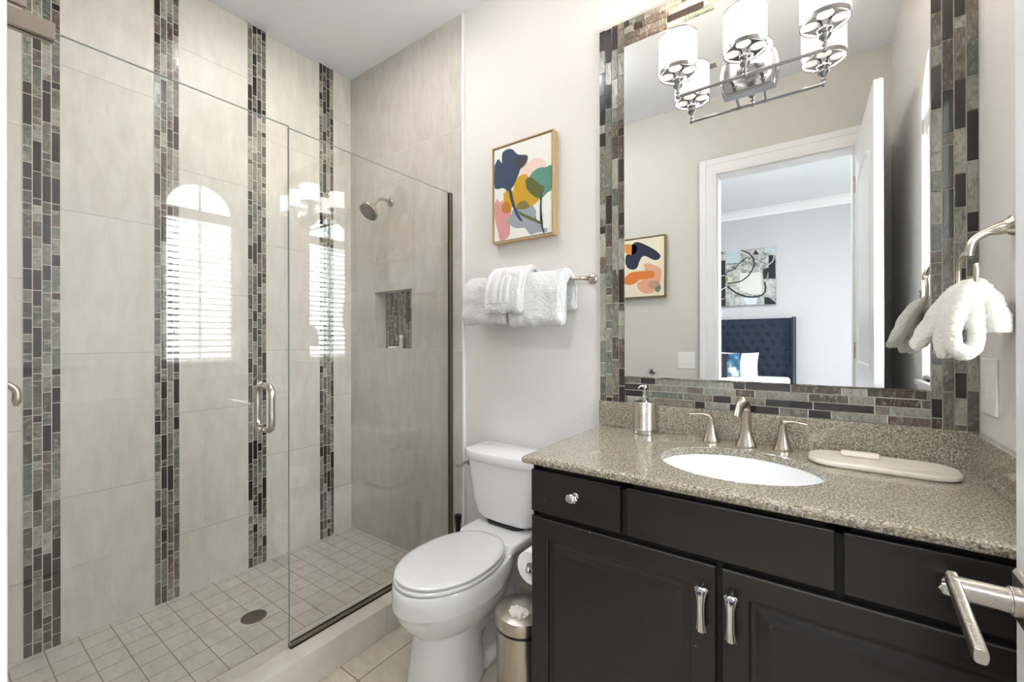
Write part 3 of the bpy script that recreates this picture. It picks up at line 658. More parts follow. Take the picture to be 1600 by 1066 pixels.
# sink
sk = thing('undermount_sink', 'oval white undermount sink basin in the granite top', 'sink', (SX, SY, .78))
bm = nb(); rg = []
def er(k, z): return [(SX+SA*k*math.cos(2*PI*i/64), SY+SB*k*math.sin(2*PI*i/64), z) for i in range(64)]
for k, z in ((1.14, .9215), (1.005, .9215), (.99, .905), (.93, .86), (.80, .815), (.60, .79), (.35, .778), (.12, .774)): rg.append(er(k, z))
loft(bm, rg, cap=False)
rg = [er(k, z) for k, z in ((.12, .766), (.38, .768), (.66, .78), (.87, .808), (1.0, .85), (1.08, .905), (1.14, .9215))]
loft(bm, rg, cap=False); bmesh.ops.remove_doubles(bm, verts=bm.verts, dist=1e-5); bmesh.ops.contextual_create(bm, geom=[e_ for e_ in bm.edges if e_.is_boundary][:0] or []) if False else None
fixn(bm); obj('basin', bm, M['ceramic'], sk, smooth=True)
bm = nb(); lathe(bm, [(.024, .766), (.030, .778), (.026, .781), (.006, .779)], (SX, SY, 0), 28); obj('drain', bm, M['chrome'], sk, smooth=True)
# faucet
fa = thing('faucet', 'brushed nickel widespread faucet with two lever handles', 'faucet', (-.195, 1.655, ZT))
bm = nb(); fx, fy = -.193, 1.655
lathe(bm, [(.033, ZT), (.033, ZT+.003), (.030, ZT+.012), (.022, ZT+.035), (.0165, ZT+.06), (.015, ZT+.09), (.0145, ZT+.115)], (fx, fy, 0), 32)
pts = spline([(fx, fy, ZT+.105), (fx, fy, ZT+.13), (fx-.002, fy-.012, ZT+.150), (fx-.006, fy-.040, ZT+.153), (fx-.012, fy-.075, ZT+.135), (fx-.016, fy-.098, ZT+.108)], 7)
sweep(bm, pts, lerp_list([.0148, .016, .018, .0205, .022, .0215], len(pts)), 24, flat=lerp_list([.0148, .015, .0145, .0135, .013, .014], len(pts)), up=(1, 0, 0)); fixn(bm)
obj('spout', bm, M['nickel'], fa, smooth=True)
for sx_, hx, hy in ((-1, -.306, 1.665), (1, -.088, 1.668)):
    bm = nb(); lathe(bm, [(.029, ZT), (.029, ZT+.003), (.026, ZT+.012), (.0185, ZT+.038), (.0135, ZT+.062), (.0118, ZT+.08), (.0112, ZT+.086)], (hx, hy, 0), 30)
    pts = spline([(hx, hy, ZT+.078), (hx+sx_*.006, hy-.002, ZT+.091), (hx+sx_*.022, hy-.006, ZT+.097), (hx+sx_*.045, hy-.012, ZT+.097), (hx+sx_*.070, hy-.018, ZT+.095)], 7)
    sweep(bm, pts, lerp_list([.0105, .010, .008, .0085, .005], len(pts)), 20, flat=lerp_list([.0105, .009, .0055, .005, .003], len(pts)), up=(0, 0, 1)); fixn(bm)
    obj('lever_handle', bm, M['nickel'], fa, smooth=True)
# soap dispenser
sx0, sy0 = -.545, 1.665
so = thing('soap_dispenser', 'cylindrical brushed steel soap dispenser with clear pump beside the sink', 'soap dispenser', (sx0, sy0, ZT))
bm = nb(); lathe(bm, [(.0435, ZT), (.0450, ZT+.002), (.0450, ZT+.021), (.0440, ZT+.023)], (sx0, sy0, 0), 40); obj('base', bm, M['chrome'], so, smooth=False)
bm = nb(); pr = []; z = ZT+.023
while z < ZT+.124: pr += [(.0442, z), (.0436, z+.0015)]; z += .003
pr += [(.042, ZT+.126), (.014, ZT+.128)]; lathe(bm, pr, (sx0, sy0, 0), 40); obj('body', bm, M['steel'], so)
bm = nb(); lathe(bm, [(.014, ZT+.128), (.014, ZT+.144), (.010, ZT+.147), (.0055, ZT+.149), (.005, ZT+.178), (.010, ZT+.180), (.009, ZT+.189), (.004, ZT+.191)], (sx0, sy0, 0), 20)
sweep(bm, spline([(sx0, sy0, ZT+.186), (sx0-.008, sy0-.024, ZT+.187), (sx0-.014, sy0-.040, ZT+.178)], 5), .0035, 10); obj('pump', bm, M['chrome'], so, smooth=True, label='shiny clear pump')
# tray and soap
M['marble'] = mat('pale_marble', (222, 212, 200), .3); t = T(M['marble']); t.base(t.ramp(t.noise(8, 5, (1, 2.4, 1), .6), [(.35, (204, 194, 182)), (.55, (224, 215, 203)), (.7, (232, 225, 216))]))
bm = nb(); rprism(bm, .148, 1.598, 0.165, .083, .062, ZT, ZT+.017, 12, e=.005)
bmesh.ops.rotate(bm, verts=bm.verts, cent=(.148, 1.598, 0), matrix=Matrix.Rotation(math.radians(-2), 3, 'Z'))
tag(obj('vanity_tray', bm, M['marble'], smooth=False, bevel=.0015), 'long pale marble tray with rounded ends on the countertop', 'tray')
bm = nb(); rprism(bm, .108, 1.628, .045, .016, .010, ZT+.017, ZT+.031, 6, e=.003); M['soap'] = mat('cream_soap', (238, 228, 216), .4)
tag(obj('soap_bar', bm, M['soap'], smooth=True), 'small cream soap bar lying on the marble tray', 'soap')

# ------------------------------------------------------------------ vanity light
FX, FY, FZ = -.189, 1.612, 2.200
M['shade'] = mat('frosted_shade', (250, 246, 240), .5)
t = T(M['shade']); t.p.inputs['Emission Color'].default_value = (1, .93, .84, 1); t.p.inputs['Emission Strength'].default_value = SHADE
M['diffuser'] = mat('frosted_diffuser', (245, 242, 238), .5); t = T(M['diffuser']); t.p.inputs['Emission Color'].default_value = (1, .95, .88, 1); t.p.inputs['Emission Strength'].default_value = .10
M['metal'] = mat('satin_chrome', (158, 158, 161), .18, 1)
lf = thing('vanity_light', 'three-light chrome bar fixture with white drum shades over the mirror', 'wall lamp', (FX, YM, FZ))
bm = nb()
def plate_ring(k, y, zc=2.252):
    out = []
    hx, hz = .080*k, .062*k
    for i in range(13): s = -1+2*i/12; out.append((FX+hx*s, y, zc+hz))
    for i in range(1, 12): s = 1-2*i/12; out.append((FX+hx+.011*(1-s*s)*k, y, zc+hz*s))
    for i in range(13): s = 1-2*i/12; out.append((FX+hx*s, y, zc-hz))
    for i in range(1, 12): s = -1+2*i/12; out.append((FX-hx-.011*(1-s*s)*k, y, zc+hz*s))
    return out
loft(bm, [plate_ring(1, YM), plate_ring(1, YM-.018), plate_ring(.93, YM-.022), plate_ring(.90, YM-.020), plate_ring(.86, YM-.024)]); fixn(bm); obj('back_plate', bm, M['metal'], lf, bevel=.0008)
for s in (-1, 1):
  bm = nb(); sweep(bm, [(FX+s*.045, YM-.02, FZ+.02), (FX+s*.045, FY, FZ)], .005, 14); lathe(bm, [(.009, -.02), (.009, -.028), (.005, -.031)], (FX+s*.045, YM, FZ+.02), 16, 'Y'); lathe(bm, [(.0075, FX+s*.045-.006), (.0075, FX+s*.045+.006)], (0, FY, FZ), 14, 'X')
  obj('arm', bm, M['metal'], lf, smooth=True)
XS = (-.404, FX, .027)
bm = nb(); sweep(bm, [(XS[0], FY, FZ), (XS[2], FY, FZ)], .0058, 16)
for x in XS: bmesh.ops.create_uvsphere(bm, u_segments=16, v_segments=10, radius=.0095, matrix=Matrix.Translation((x, FY, FZ)))
obj('crossbar', bm, M['metal'], lf, smooth=True)
SR = .064; SZ0, SZ1 = FZ+.083, FZ+.213
for x in XS:
    bm = nb(); lathe(bm, [(.006, FZ+.006), (.009, FZ+.014), (.006, FZ+.02), (.007, FZ+.026), (.016, FZ+.036), (.017, FZ+.042), (.012, FZ+.05), (.015, FZ+.054), (.018, FZ+.058), (.018, FZ+.082), (.012, FZ+.084)], (x, FY, 0), 28)
    st = obj('socket_cup', bm, M['metal'], lf, smooth=False, bevel=.0006)
    bm = nb()
    rings = [[(x+r*math.cos(2*PI*k/48), FY+r*math.sin(2*PI*k/48), z) for k in range(48)] for r, z in ((SR-.003, SZ0), (SR-.003, SZ1), (SR, SZ1), (SR, SZ0))]
    loft(bm, rings, cap=False, loop=True)
    fixn(bm); sdv = obj('lamp_shade', bm, M['shade'], lf)
    bm = nb(); lathe(bm, [(SR-.004, SZ0+.003), (SR-.004, SZ0+.005)], (x, FY, 0), 40); obj('diffuser', bm, M['diffuser'], lf)
    bm = nb()
    for z0, z1 in ((SZ1-.004, SZ1+.001), (SZ0-.004, SZ0+.009)):
        if z0 < SZ1-.01: fixn(bm); obj('top_ring', bm, M['metal'], lf); bm = nb()
        rings = [[(x+r*math.cos(2*PI*k/48), FY+r*math.sin(2*PI*k/48), z) for k in range(48)] for r, z in ((SR-.002, z0), (SR+.0012, z0), (SR+.0012, z1), (SR-.002, z1))]
        loft(bm, rings, cap=False, loop=True)
    # four flared spokes under the shade
    for q in range(4):
        a0 = PI/4+q*PI/2; secs = []
        for i in range(9):
            r = .014+(SR-.003-.014)*i/8; w = .12+.42*abs((i/8-.35))**1.6*2.2
            w = min(w*.022/r if i < 2 else w, .5)
            p0 = (x+r*math.cos(a0-w), FY+r*math.sin(a0-w)); p1 = (x+r*math.cos(a0+w), FY+r*math.sin(a0+w))
            secs.append([(p0[0], p0[1], SZ0-.001), (p1[0], p1[1], SZ0-.001), (p1[0], p1[1], SZ0+.0015), (p0[0], p0[1], SZ0+.0015)])
        loft(bm, secs)
    fixn(bm); obj('shade_ring', bm, M['metal'], lf)
    l = bpy.data.lights.new('bulb', 'POINT'); l.energy = LAMP; l.shadow_soft_size = .025; l.color = (1, .87, .70)
    lo = bpy.data.objects.new('bulb', l); COL.objects.link(lo); lo.location = (x, FY, SZ1-.035)

# ------------------------------------------------------------------ pictures
def poly_art(name, x0, x1, z0, z1, yfront, nd, shapes, parent, bgm):
    """flat print: backing sheet plus printed shapes, each a hair above the last"""
    bm = nb(); sgn = nd
    mats = [bgm]; W_, H_ = x1-x0, z1-z0
    y = yfront; box(bm, x0, x1, min(y, y-sgn*.002), max(y, y-sgn*.002), z0, z1)
    for i, (col, pts, al) in enumerate(shapes):
        mats.append(mat('ink_%s_%d' % (name, i), col, .7))
        P = [Vector((min(max(u, 0), 1), min(max(v, 0), 1), 0)) for u, v in pts]
        if len(P) > 5:
            Q = spline(P+[P[0]], 5)[:-1]
        else: Q = P
        yy = yfront+sgn*.00012*(i+1)
        vs = [bm.verts.new((x0+W_*min(max(q.x, 0), 1), yy, z0+H_*min(max(q.y, 0), 1))) for q in Q]
        f = bm.faces.new(vs); f.material_index = i+1
    bmesh.ops.triangulate(bm, faces=[f for f in bm.faces if len(f.verts) > 4])
    return obj('print', bm, mats, parent)
def frame(bm, x0, x1, z0, z1, y0, y1, w):
    box(bm, x0, x0+w, y0, y1, z0, z1); box(bm, x1-w, x1, y0, y1, z0, z1); box(bm, x0+w, x1-w, y0, y1, z0, z0+w); box(bm, x0+w, x1-w, y0, y1, z1-w, z1)
PEACH, TEAL, MUST, OLIV, NAVY, PINK, GREY, BRN = (226, 200, 186), (88, 138, 124), (196, 152, 32), (92, 94, 44), (48, 66, 90), (206, 146, 142), (152, 158, 170), (186, 116, 40)
A1 = [
 (PEACH, [(0.55, 0.654), (0.599, 0.733), (0.658, 0.779), (0.755, 0.785), (0.867, 0.748), (0.914, 0.685), (0.866, 0.646), (0.771, 0.59), (0.636, 0.564)], 1),
 (PEACH, [(.44, .62), (.5, .70), (.56, .76), (.6, .80), (.62, .7), (.58, .62), (.5, .58)], 1),
 (TEAL, [(0.633, 0.391), (0.576, 0.499), (0.616, 0.592), (0.695, 0.653), (0.81, 0.676), (0.903, 0.663), (1.0, 0.657), (1.0, 0.442), (0.935, 0.405), (0.805, 0.353), (0.71, 0.367)], 1),
 (PINK, [(0.008, 0.418), (0.062, 0.463), (0.102, 0.418), (0.159, 0.435), (0.202, 0.39), (0.274, 0.354), (0.316, 0.297), (0.285, 0.185), (0.284, 0.057), (0.219, 0.012), (0.111, 0.005), (0.068, 0.106), (0.011, 0.271)], 1),
 (GREY, [(0.234, 0.204), (0.315, 0.258), (0.341, 0.306), (0.432, 0.314), (0.553, 0.29), (0.671, 0.311), (0.746, 0.239), (0.727, 0.181), (0.801, 0.099), (0.874, 0.03), (0.743, 0.021), (0.647, 0.014), (0.55, 0.091), (0.388, 0.109), (0.285, 0.16)], 1),
 (GREY, [(0.837, 0.022), (0.856, 0.056), (0.922, 0.049), (0.928, 0.008)], 1),
 (MUST, [(0.173, 0.499), (0.247, 0.539), (0.343, 0.506), (0.374, 0.583), (0.457, 0.645), (0.578, 0.644), (0.655, 0.573), (0.769, 0.48), (0.817, 0.387), (0.748, 0.325), (0.632, 0.297), (0.473, 0.314), (0.35, 0.343), (0.256, 0.287), (0.189, 0.379)], 1),
 (OLIV, [(0.565, 0.589), (0.636, 0.606), (0.732, 0.56), (0.807, 0.506), (0.878, 0.47), (0.862, 0.417), (0.786, 0.368), (0.673, 0.422), (0.587, 0.497)], 1),
 (NAVY, [(0.008, 0.832), (0.076, 0.894), (0.15, 0.837), (0.151, 0.937), (0.23, 0.968), (0.336, 0.951), (0.439, 0.878), (0.6, 0.838), (0.579, 0.762), (0.478, 0.718), (0.436, 0.649), (0.352, 0.561), (0.268, 0.518), (0.173, 0.564), (0.05, 0.571), (0.006, 0.618)], 1),
 ((58, 62, 62), [(.38, .80), (.45, .86), (.58, .83), (.57, .76), (.48, .72), (.40, .74)], 1),
 (BRN, [(0.158, 0.305), (0.145, 0.372), (0.202, 0.408), (0.266, 0.394), (0.316, 0.31), (0.244, 0.283)], 1),
 ((130, 118, 60), [(0.391, 0.312), (0.453, 0.367), (0.554, 0.377), (0.632, 0.316), (0.624, 0.293), (0.513, 0.288)], 1),
 (NAVY, [(0.268, 0.518), (0.318, 0.52), (0.371, 0.379), (0.432, 0.269), (0.511, 0.178), (0.479, 0.174), (0.398, 0.248), (0.317, 0.387)], 1),
 (OLIV, [(0.412, 0.309), (0.472, 0.268), (0.669, 0.188), (0.82, 0.121), (0.856, 0.068), (0.801, 0.104), (0.649, 0.166), (0.472, 0.243)], 1),
 ((60, 84, 72), [(0.817, 0.412), (0.851, 0.406), (0.829, 0.24), (0.838, 0.118), (0.885, 0.013), (0.855, 0.016), (0.812, 0.122), (0.807, 0.267)], 1)]
M['canvas'] = mat('canvas_white', (232, 230, 224), .8); M['canvas2'] = mat('canvas_cream', (234, 226, 204), .8)
p1 = thing('framed_picture', 'abstract blue, mustard and pink flower print in thin oak frame above towels', 'picture', (-1.15, YW, 1.8))
PX0, PX1, PZ0, PZ1 = -1.334, -.976, 1.803, 2.288
bm = nb(); frame(bm, PX0, PX1, PZ0, PZ1, YW-.042, YW, .0065); obj('frame', bm, M['gold'], p1, bevel=.0008)
bm = nb(); box(bm, PX0+.0065, PX1-.0065, YW-.006, YW, PZ0+.0065, PZ1-.0065); obj('backing', bm, M['recess'], p1)
poly_art('a', PX0+.011, PX1-.011, PZ0+.011, PZ1-.011, YW-.037, -1, A1, p1, M['canvas'])
A2 = [((226, 150, 44), [(-0.2, .93), (-0.0, 0.939), (0.081, 0.94), (0.205, 0.922), (0.292, 0.904), (0.34, 0.84), (0.291, 0.777), (0.18, 0.741), (0.093, 0.77), (-0.0, 0.809), (-.15, .82)], 1),
 ((40, 44, 72), [(0.205, 0.922), (0.292, 0.953), (0.403, 0.941), (0.548, 0.887), (0.713, 0.812), (0.841, 0.741), (0.913, 0.668), (0.872, 0.615), (0.778, 0.606), (0.674, 0.641), (0.58, 0.682), (0.472, 0.692), (0.398, 0.615), (0.337, 0.512), (0.239, 0.478), (0.104, 0.514), (0.035, 0.604), (0.043, 0.723), (0.093, 0.761), (0.192, 0.74), (0.303, 0.775), (0.34, 0.84), (0.292, 0.904)], 1),
 ((226, 166, 140), [(0.498, 0.548), (0.589, 0.57), (0.753, 0.527), (0.89, 0.466), (0.934, 0.398), (0.919, 0.271), (0.858, 0.163), (0.764, 0.074), (0.625, 0.043), (0.462, 0.077), (0.356, 0.149), (0.333, 0.232), (0.441, 0.273), (0.561, 0.33), (0.54, 0.462)], 1),
 ((222, 128, 58), [(-.1, .28), (-0.0, 0.338), (0.104, 0.405), (0.227, 0.441), (0.396, 0.441), (0.563, 0.436), (0.704, 0.424), (0.772, 0.378), (0.748, 0.316), (0.56, 0.297), (0.394, 0.285), (0.273, 0.236), (0.152, 0.215), (0.042, 0.235)], 1),
 ((190, 150, 122), [(0.605, 0.197), (0.653, 0.25), (0.769, 0.258), (0.883, 0.225), (0.904, 0.176), (0.835, 0.141), (0.754, 0.12), (0.65, 0.137)], 1),
 ((116, 138, 118), [(0.777, 0.105), (0.812, 0.151), (0.904, 0.171), (0.918, 0.12), (0.878, 0.067), (0.81, 0.064)], 1)]
p2 = thing('framed_picture', 'abstract orange and navy print in thin gold frame beside the doorway', 'picture', (-1.11, YF, 1.65))
QX0, QX1, QZ0, QZ1 = -1.312, -.941, 1.655, 2.140
bm = nb(); frame(bm, QX0, QX1, QZ0, QZ1, YF, YF+.040, .0065); obj('frame', bm, M['gold2'], p2, bevel=.0008)
bm = nb(); box(bm, QX0+.0065, QX1-.0065, YF, YF+.006, QZ0+.0065, QZ1-.0065); obj('backing', bm, M['recess'], p2)
A2 = [(c, [(.08+.92*u, v) for u, v in p], a) for c, p, a in A2]
poly_art('b', QX0+.011, QX1-.011, QZ0+.011, QZ1-.011, YF+.035, 1, A2, p2, M['canvas2'])
# bedroom canvas
def sc(x): return x*1.0246
cx0, cx1, cz0, cz1 = sc(-1.125), sc(-.406), 1.31+sc(.476), 1.31+sc(1.225)
p3 = thing('canvas_painting', 'black, white and pale blue abstract canvas above the headboard', 'picture', (-.78, BY, cz0))
def stroke(pts, w):
    P = spline([Vector((a, b, 0)) for a, b in pts], 6) if len(pts) > 2 else [Vector((a, b, 0)) for a, b in pts]
    L_, R_ = [], []
    for i, p in enumerate(P):
        t_ = (P[min(i+1, len(P)-1)]-P[max(i-1, 0)]).normalized(); n_ = Vector((-t_.y, t_.x, 0))*w; L_.append(p+n_); R_.append(p-n_)
    return [(q.x, q.y) for q in L_+R_[::-1]]
BK, PB, LG = (36, 36, 40), (184, 200, 208), (214, 218, 214)
A3 = [(PB, [(0.179, 1.0), (0.411, 0.996), (0.4, 0.779), (0.18, 0.783)], 1), (PB, [(0.818, 0.998), (0.988, 0.995), (0.991, 0.877), (0.819, 0.912)], 1), (BK, [(0.0, 0.846), (0.172, 0.846), (0.176, 0.002), (0.0, 0.0)], 1),
 (BK, [(0.884, 0.854), (0.985, 0.851), (0.993, 0.44), (0.881, 0.447)], 1), (BK, [(.86, .64), (.9, .64), (.9, .55), (.79, .56), (.8, .62)], 1), (BK, [(0.816, 0.137), (0.888, 0.12), (0.986, 0.035), (1.0, 0.0), (0.812, 0.001)], 1),
 (BK, [(0.788, 0.561), (0.878, 0.568), (0.842, 0.449), (0.803, 0.438)], 1), (BK, [(0.639, 0.895), (0.676, 0.985), (0.736, 0.886)], 1), (LG, [(0.416, 0.586), (0.762, 0.569), (0.776, 0.18), (0.637, 0.178), (0.419, 0.279)], 1),
 ((204, 220, 226), [(0.475, 0.136), (0.704, 0.134), (0.68, 0.009), (0.532, 0.007)], 1), ((206, 202, 170), [(.22, .55), (.28, .52), (.28, .44), (.21, .44)], 1)]
for col, w, pts in ((BK, .011, [(0.438, 0.997), (0.572, 0.921), (0.647, 0.8), (0.642, 0.679), (0.565, 0.534), (0.417, 0.433), (0.21, 0.416)]), (BK, .014, [(0.21, 0.359), (0.35, 0.239), (0.53, 0.155), (0.717, 0.147), (0.815, 0.205), (0.832, 0.314), (0.817, 0.397)]),
  (BK, .012, [(0.0, 0.888), (0.045, 0.947), (0.137, 0.994)]), (BK, .009, [(0.167, 0.574), (0.222, 0.633), (0.319, 0.661), (0.414, 0.765), (0.534, 0.857)]), (LG, .008, [(0.025, 0.065), (0.032, 0.239), (0.196, 0.36)]),
  (LG, .007, [(0.863, 0.676), (0.95, 0.749), (0.966, 0.853), (0.945, 0.947)]), (LG, .007, [(0.039, 0.561), (0.16, 0.567)]), (LG, .005, [(0.054, 0.115), (0.168, 0.147)]), (BK, .004, [(0.653, 0.833), (0.862, 0.69)]), (BK, .004, [(0.347, 0.673), (0.55, 0.618)]), (BK, .005, [(0.18, 0.769), (0.414, 0.765)])):
    P = stroke(pts, w); h = len(P)//2
    for i in range(h-1): A3.append((col, [P[i], P[i+1], P[-2-i], P[-1-i]], 1))
M['canvas3'] = mat('canvas_grey_wash', (170, 174, 172), .8); t = T(M['canvas3']); t.base(t.ramp(t.noise(14, 6, (1, 1, 1), .75), [(.36, (84, 88, 90)), (.47, (164, 170, 168)), (.6, (206, 208, 202))]))
inkc = {}
def art3():
    bm = nb(); mats = [M['canvas3']]; y = BY+.035; box(bm, cx0, cx1, BY+.003, y, cz0, cz1)
    for i, (col, pts, al) in enumerate(A3):
        if col not in inkc: inkc[col] = len(mats); mats.append(mat('ink_c_%d' % len(mats), col, .7))
        yy = y+.0004*(min(i, 12)+1)
        f = bm.faces.new([bm.verts.new((cx0+(cx1-cx0)*min(max(u, 0), 1), yy, cz0+(cz1-cz0)*min(max(v, 0), 1))) for u, v in pts]); f.material_index = inkc[col]
    obj('canvas', bm, mats, p3)
art3()

# ------------------------------------------------------------------ bed
bd = thing('bed', 'navy velvet tufted wingback bed seen in the bedroom', 'bed', (-1.1, BY+1.1, 0))
HX1, HX0, HZ = sc(-.193), -1.85, 1.31+sc(.29)
M['velvet'] = mat('navy_velvet', (26, 40, 60), .8, Sheen_Weight=.4, Sheen_Roughness=.4)
bm = nb(); gx, gz = 90, 70; bs = (.118, .105)
def tuft(x, z):
    best = 9; d_ = 0
    i0 = round((x-HX1)/bs[0]*1.0); j0 = round((z-.55)/bs[1])
    for j in (j0-1, j0, j0+1):
        for i in (i0-1, i0, i0+1):
            bxp = HX1-.09+(i+.5*(j % 2))*bs[0]; bzp = .55+j*bs[1]
            dd = math.hypot((x-bxp)/bs[0], (z-bzp)/bs[1]); best = min(best, dd)
    # creases along the diagonals between buttons
    a = (x-(HX1-.09))/bs[0]; b = (z-.55)/bs[1]
    u = a-b*.5; v = a+b*.5
    cu = abs(u-round(u)); cv = abs(v-round(v))
    return .03*(1-math.exp(-(best/.16)**2))*(.72+.28*(1-math.exp(-(min(cu, cv)/.07)**1.5)))
vv = [[bm.verts.new((HX0+(HX1-.045-HX0)*i/gx, BY+.045+tuft(HX0+(HX1-.045-HX0)*i/gx, .5+(HZ-.5)*j/gz), .5+(HZ-.5)*j/gz)) for i in range(gx+1)] for j in range(gz+1)]
for j in range(gz):
    for i in range(gx): bm.faces.new((vv[j][i], vv[j][i+1], vv[j+1][i+1], vv[j+1][i]))
box(bm, HX0, HX1-.045, BY+.002, BY+.05, 0, HZ-.004); obj('headboard', bm, M['velvet'], bd, smooth=False)
for p in bpy.data.objects['headboard'].data.polygons: p.use_smooth = True
bm = nb(); box(bm, HX1-.045, HX1, BY+.002, BY+.13, 0, HZ+.012); obj('wing', bm, M['velvet'], bd, bevel=.008)
bm = nb(); z = .1
while z < HZ: lathe(bm, [(.006, 0), (.005, .003), (.002, .004)], (HX1-.02, BY+.13, z), 8, 'Y'); z += .019
obj('nailheads', bm, M['chrome'], bd)
bm = nb(); box(bm, HX0+.04, HX1-.06, BY+.09, BY+2.05, .12, .46); obj('bed_base', bm, M['velvet'], bd, bevel=.01)
M['linen'] = mat('white_linen', (238, 240, 244), .9)
bm = nb(); box(bm, HX0+.04, HX1-.06, BY+.09, BY+2.05, .46, .84); obj('mattress', bm, M['linen'], bd, bevel=.04)
def pillow(name, label, cx, cy, zb, w, h, d_, m, tilt=-14, yaw=0):
    bm = nb(); n = 22
    f = lambda s, t: (1-abs(s)**2.6)**.55*(1-abs(t)**2.6)**.55
    for side in (-1, 1):
        g = [[None]*(n+1) for _ in range(n+1)]
        for i in range(n+1):
            for j in range(n+1):
                s, t_ = -1+2*i/n, -1+2*j/n; k = 1-.07*(1-abs(s)**2)*abs(t_)**3; k2 = 1-.07*(1-abs(t_)**2)*abs(s)**3
                g[i][j] = bm.verts.new((w/2*s*k2, side*d_/2*f(s, t_)*(1+.1*noise.noise(Vector((s*2, t_*2, side)))), h/2*t_*k))
        for i in range(n):
            for j in range(n): bm.faces.new((g[i][j], g[i+1][j], g[i+1][j+1], g[i][j+1]))
    bmesh.ops.remove_doubles(bm, verts=bm.verts, dist=1e-4); fixn(bm)
    bmesh.ops.transform(bm, verts=bm.verts, matrix=Matrix.Translation((cx, cy, zb+h/2)) @ Matrix.Rotation(math.radians(yaw), 4, 'Z') @ Matrix.Rotation(math.radians(-tilt), 4, 'X'))
    return tag(obj(name, bm, m, smooth=True), label, 'pillow')
PT = 1.31+sc(-.165)
pillow('pillow', 'white square pillow leaning on the navy headboard', -.83, BY+.24, .80, .46, PT-.80+.02, .14, M['linen'])
M['bluep'] = mat('blue_print_fabric', (60, 110, 150), .8); t = T(M['bluep']); t.base(t.ramp(t.noise(9, 4), [(.4, (34, 66, 96)), (.52, (70, 122, 160)), (.62, (226, 232, 236))]))
pillow('pillow', 'blue patterned pillow in front of the white pillow', -1.0, BY+.42, .80, .44, .355, .12, M['bluep'])
M['darkp'] = mat('charcoal_fabric', (36, 36, 46), .8)
pillow('pillow', 'charcoal pillow at the left beside the blue pillow', -1.12, BY+.60, .80, .42, .35, .12, M['darkp'])

# ------------------------------------------------------------------ towels
def stroke_outline(path, r, seg=8):
    P = [Vector((0, a, b)) for a, b in path]; L_, R_ = [], []
    for i, p in enumerate(P):
        t_ = (P[min(i+1, len(P)-1)]-P[max(i-1, 0)]).normalized(); n_ = Vector((0, -t_.z, t_.y)); L_.append(p+n_*r); R_.append(p-n_*r)
    t0 = (P[1]-P[0]).normalized(); t1 = (P[-1]-P[-2]).normalized()
    n1 = Vector((0, -t1.z, t1.y)); n0 = Vector((0, -t0.z, t0.y))
    c1 = [P[-1]+(n1*math.cos(a)+t1*math.sin(a))*r for a in [PI*k/seg for k in range(1, seg)]]
    c0 = [P[0]+(-n0*math.cos(a)-t0*math.sin(a))*r for a in [PI*k/seg for k in range(1, seg)]]
    return L_+c1+R_[::-1]+c0
def fold_towel(bm, x0, x1, path, r, nx=40, amp=.004, seed=0, er=.35):
    path = [(p.y, p.z) for p in spline([Vector((0, a, b)) for a, b in path], 6)]
    rings = []
    for i in range(nx+1):
        s = i/nx; x = x0+(x1-x0)*s; d = min(s, 1-s)*(x1-x0); k = 1-(1-min(d/(r*.8), 1))**2*(1-er)
        o_ = stroke_outline(path, r*k)
        rings.append([(x+.5*amp*noise.noise(Vector((q.y*14, q.z*14, seed+i*.0))), q.y+amp*noise.noise(Vector((x*9, q.y*16, q.z*9+seed))), q.z+amp*noise.noise(Vector((x*9+7, q.y*12, q.z*12+seed)))) for q in o_])
    loft(bm, rings); bmesh.ops.triangulate(bm, faces=[f for f in bm.faces if len(f.verts) > 4]); fixn(bm)
tbz = 1.582; tby = 1.655
bar = thing('towel_bar', 'brushed nickel towel bar on the wall below the flower print', 'towel bar', (-1.12, YW, tbz))
bm = nb(); sweep(bm, [(-1.46, tby, tbz), (-.885, tby, tbz)], .0075, 16); obj('rod', bm, M['nickel'], bar, smooth=True)
for xe, s in ((-.80, 1), (-1.50, -1)):
    bm = nb(); pts = spline([(xe, YW-.004, tbz+.002), (xe, YW-.03, tbz), (xe-s*.02, tby+.015, tbz), (xe-s*.06, tby, tbz), (xe-s*.095, tby, tbz)], 6)
    sweep(bm, pts, lerp_list([.016, .011, .0085, .0085, .0095], len(pts)), 18); lathe(bm, [(.0235, 0), (.0235, -.005), (.019, -.011), (.010, -.014)], (xe, YW, tbz+.002), 28, 'Y'); fixn(bm); obj('post', bm, M['nickel'], bar, smooth=True)
tw1 = [(1.615, 1.555), (1.616, 1.50), (1.616, 1.425), (1.604, 1.407), (1.588, 1.405), (1.575, 1.425), (1.574, 1.50), (1.584, 1.565), (1.612, 1.597), (1.655, 1.607), (1.695, 1.59), (1.716, 1.555), (1.720, 1.50), (1.716, 1.465)]
bm = nb(); fold_towel(bm, -1.418, -1.150, [(a, b+.002) for a, b in tw1], .0168, seed=3, amp=.005); tag(obj('bath_towel', bm, M['towel'], smooth=True), 'left folded white bath towel, hanging over the bar nearest the shower', 'towel', 'white towels on the towel bar')
bm = nb(); fold_towel(bm, -1.142, -.866, [(a, b-.012 if b < 1.45 else b+.004) for a, b in tw1], .0172, seed=9, amp=.006); tag(obj('bath_towel', bm, M['towel'], smooth=True), 'right folded white bath towel, hanging over the bar by its end post', 'towel', 'white towels on the towel bar')
tw3 = [(1.545, 1.475), (1.5435, 1.450), (1.532, 1.447), (1.526, 1.46), (1.527, 1.50), (1.535, 1.555), (1.565, 1.612), (1.61, 1.640), (1.655, 1.648), (1.695, 1.638), (1.722, 1.61)]
bm = nb(); fold_towel(bm, -1.245, -1.045, [(a+.004, b) for a, b in tw3], .0115, seed=5, amp=.005, nx=50)
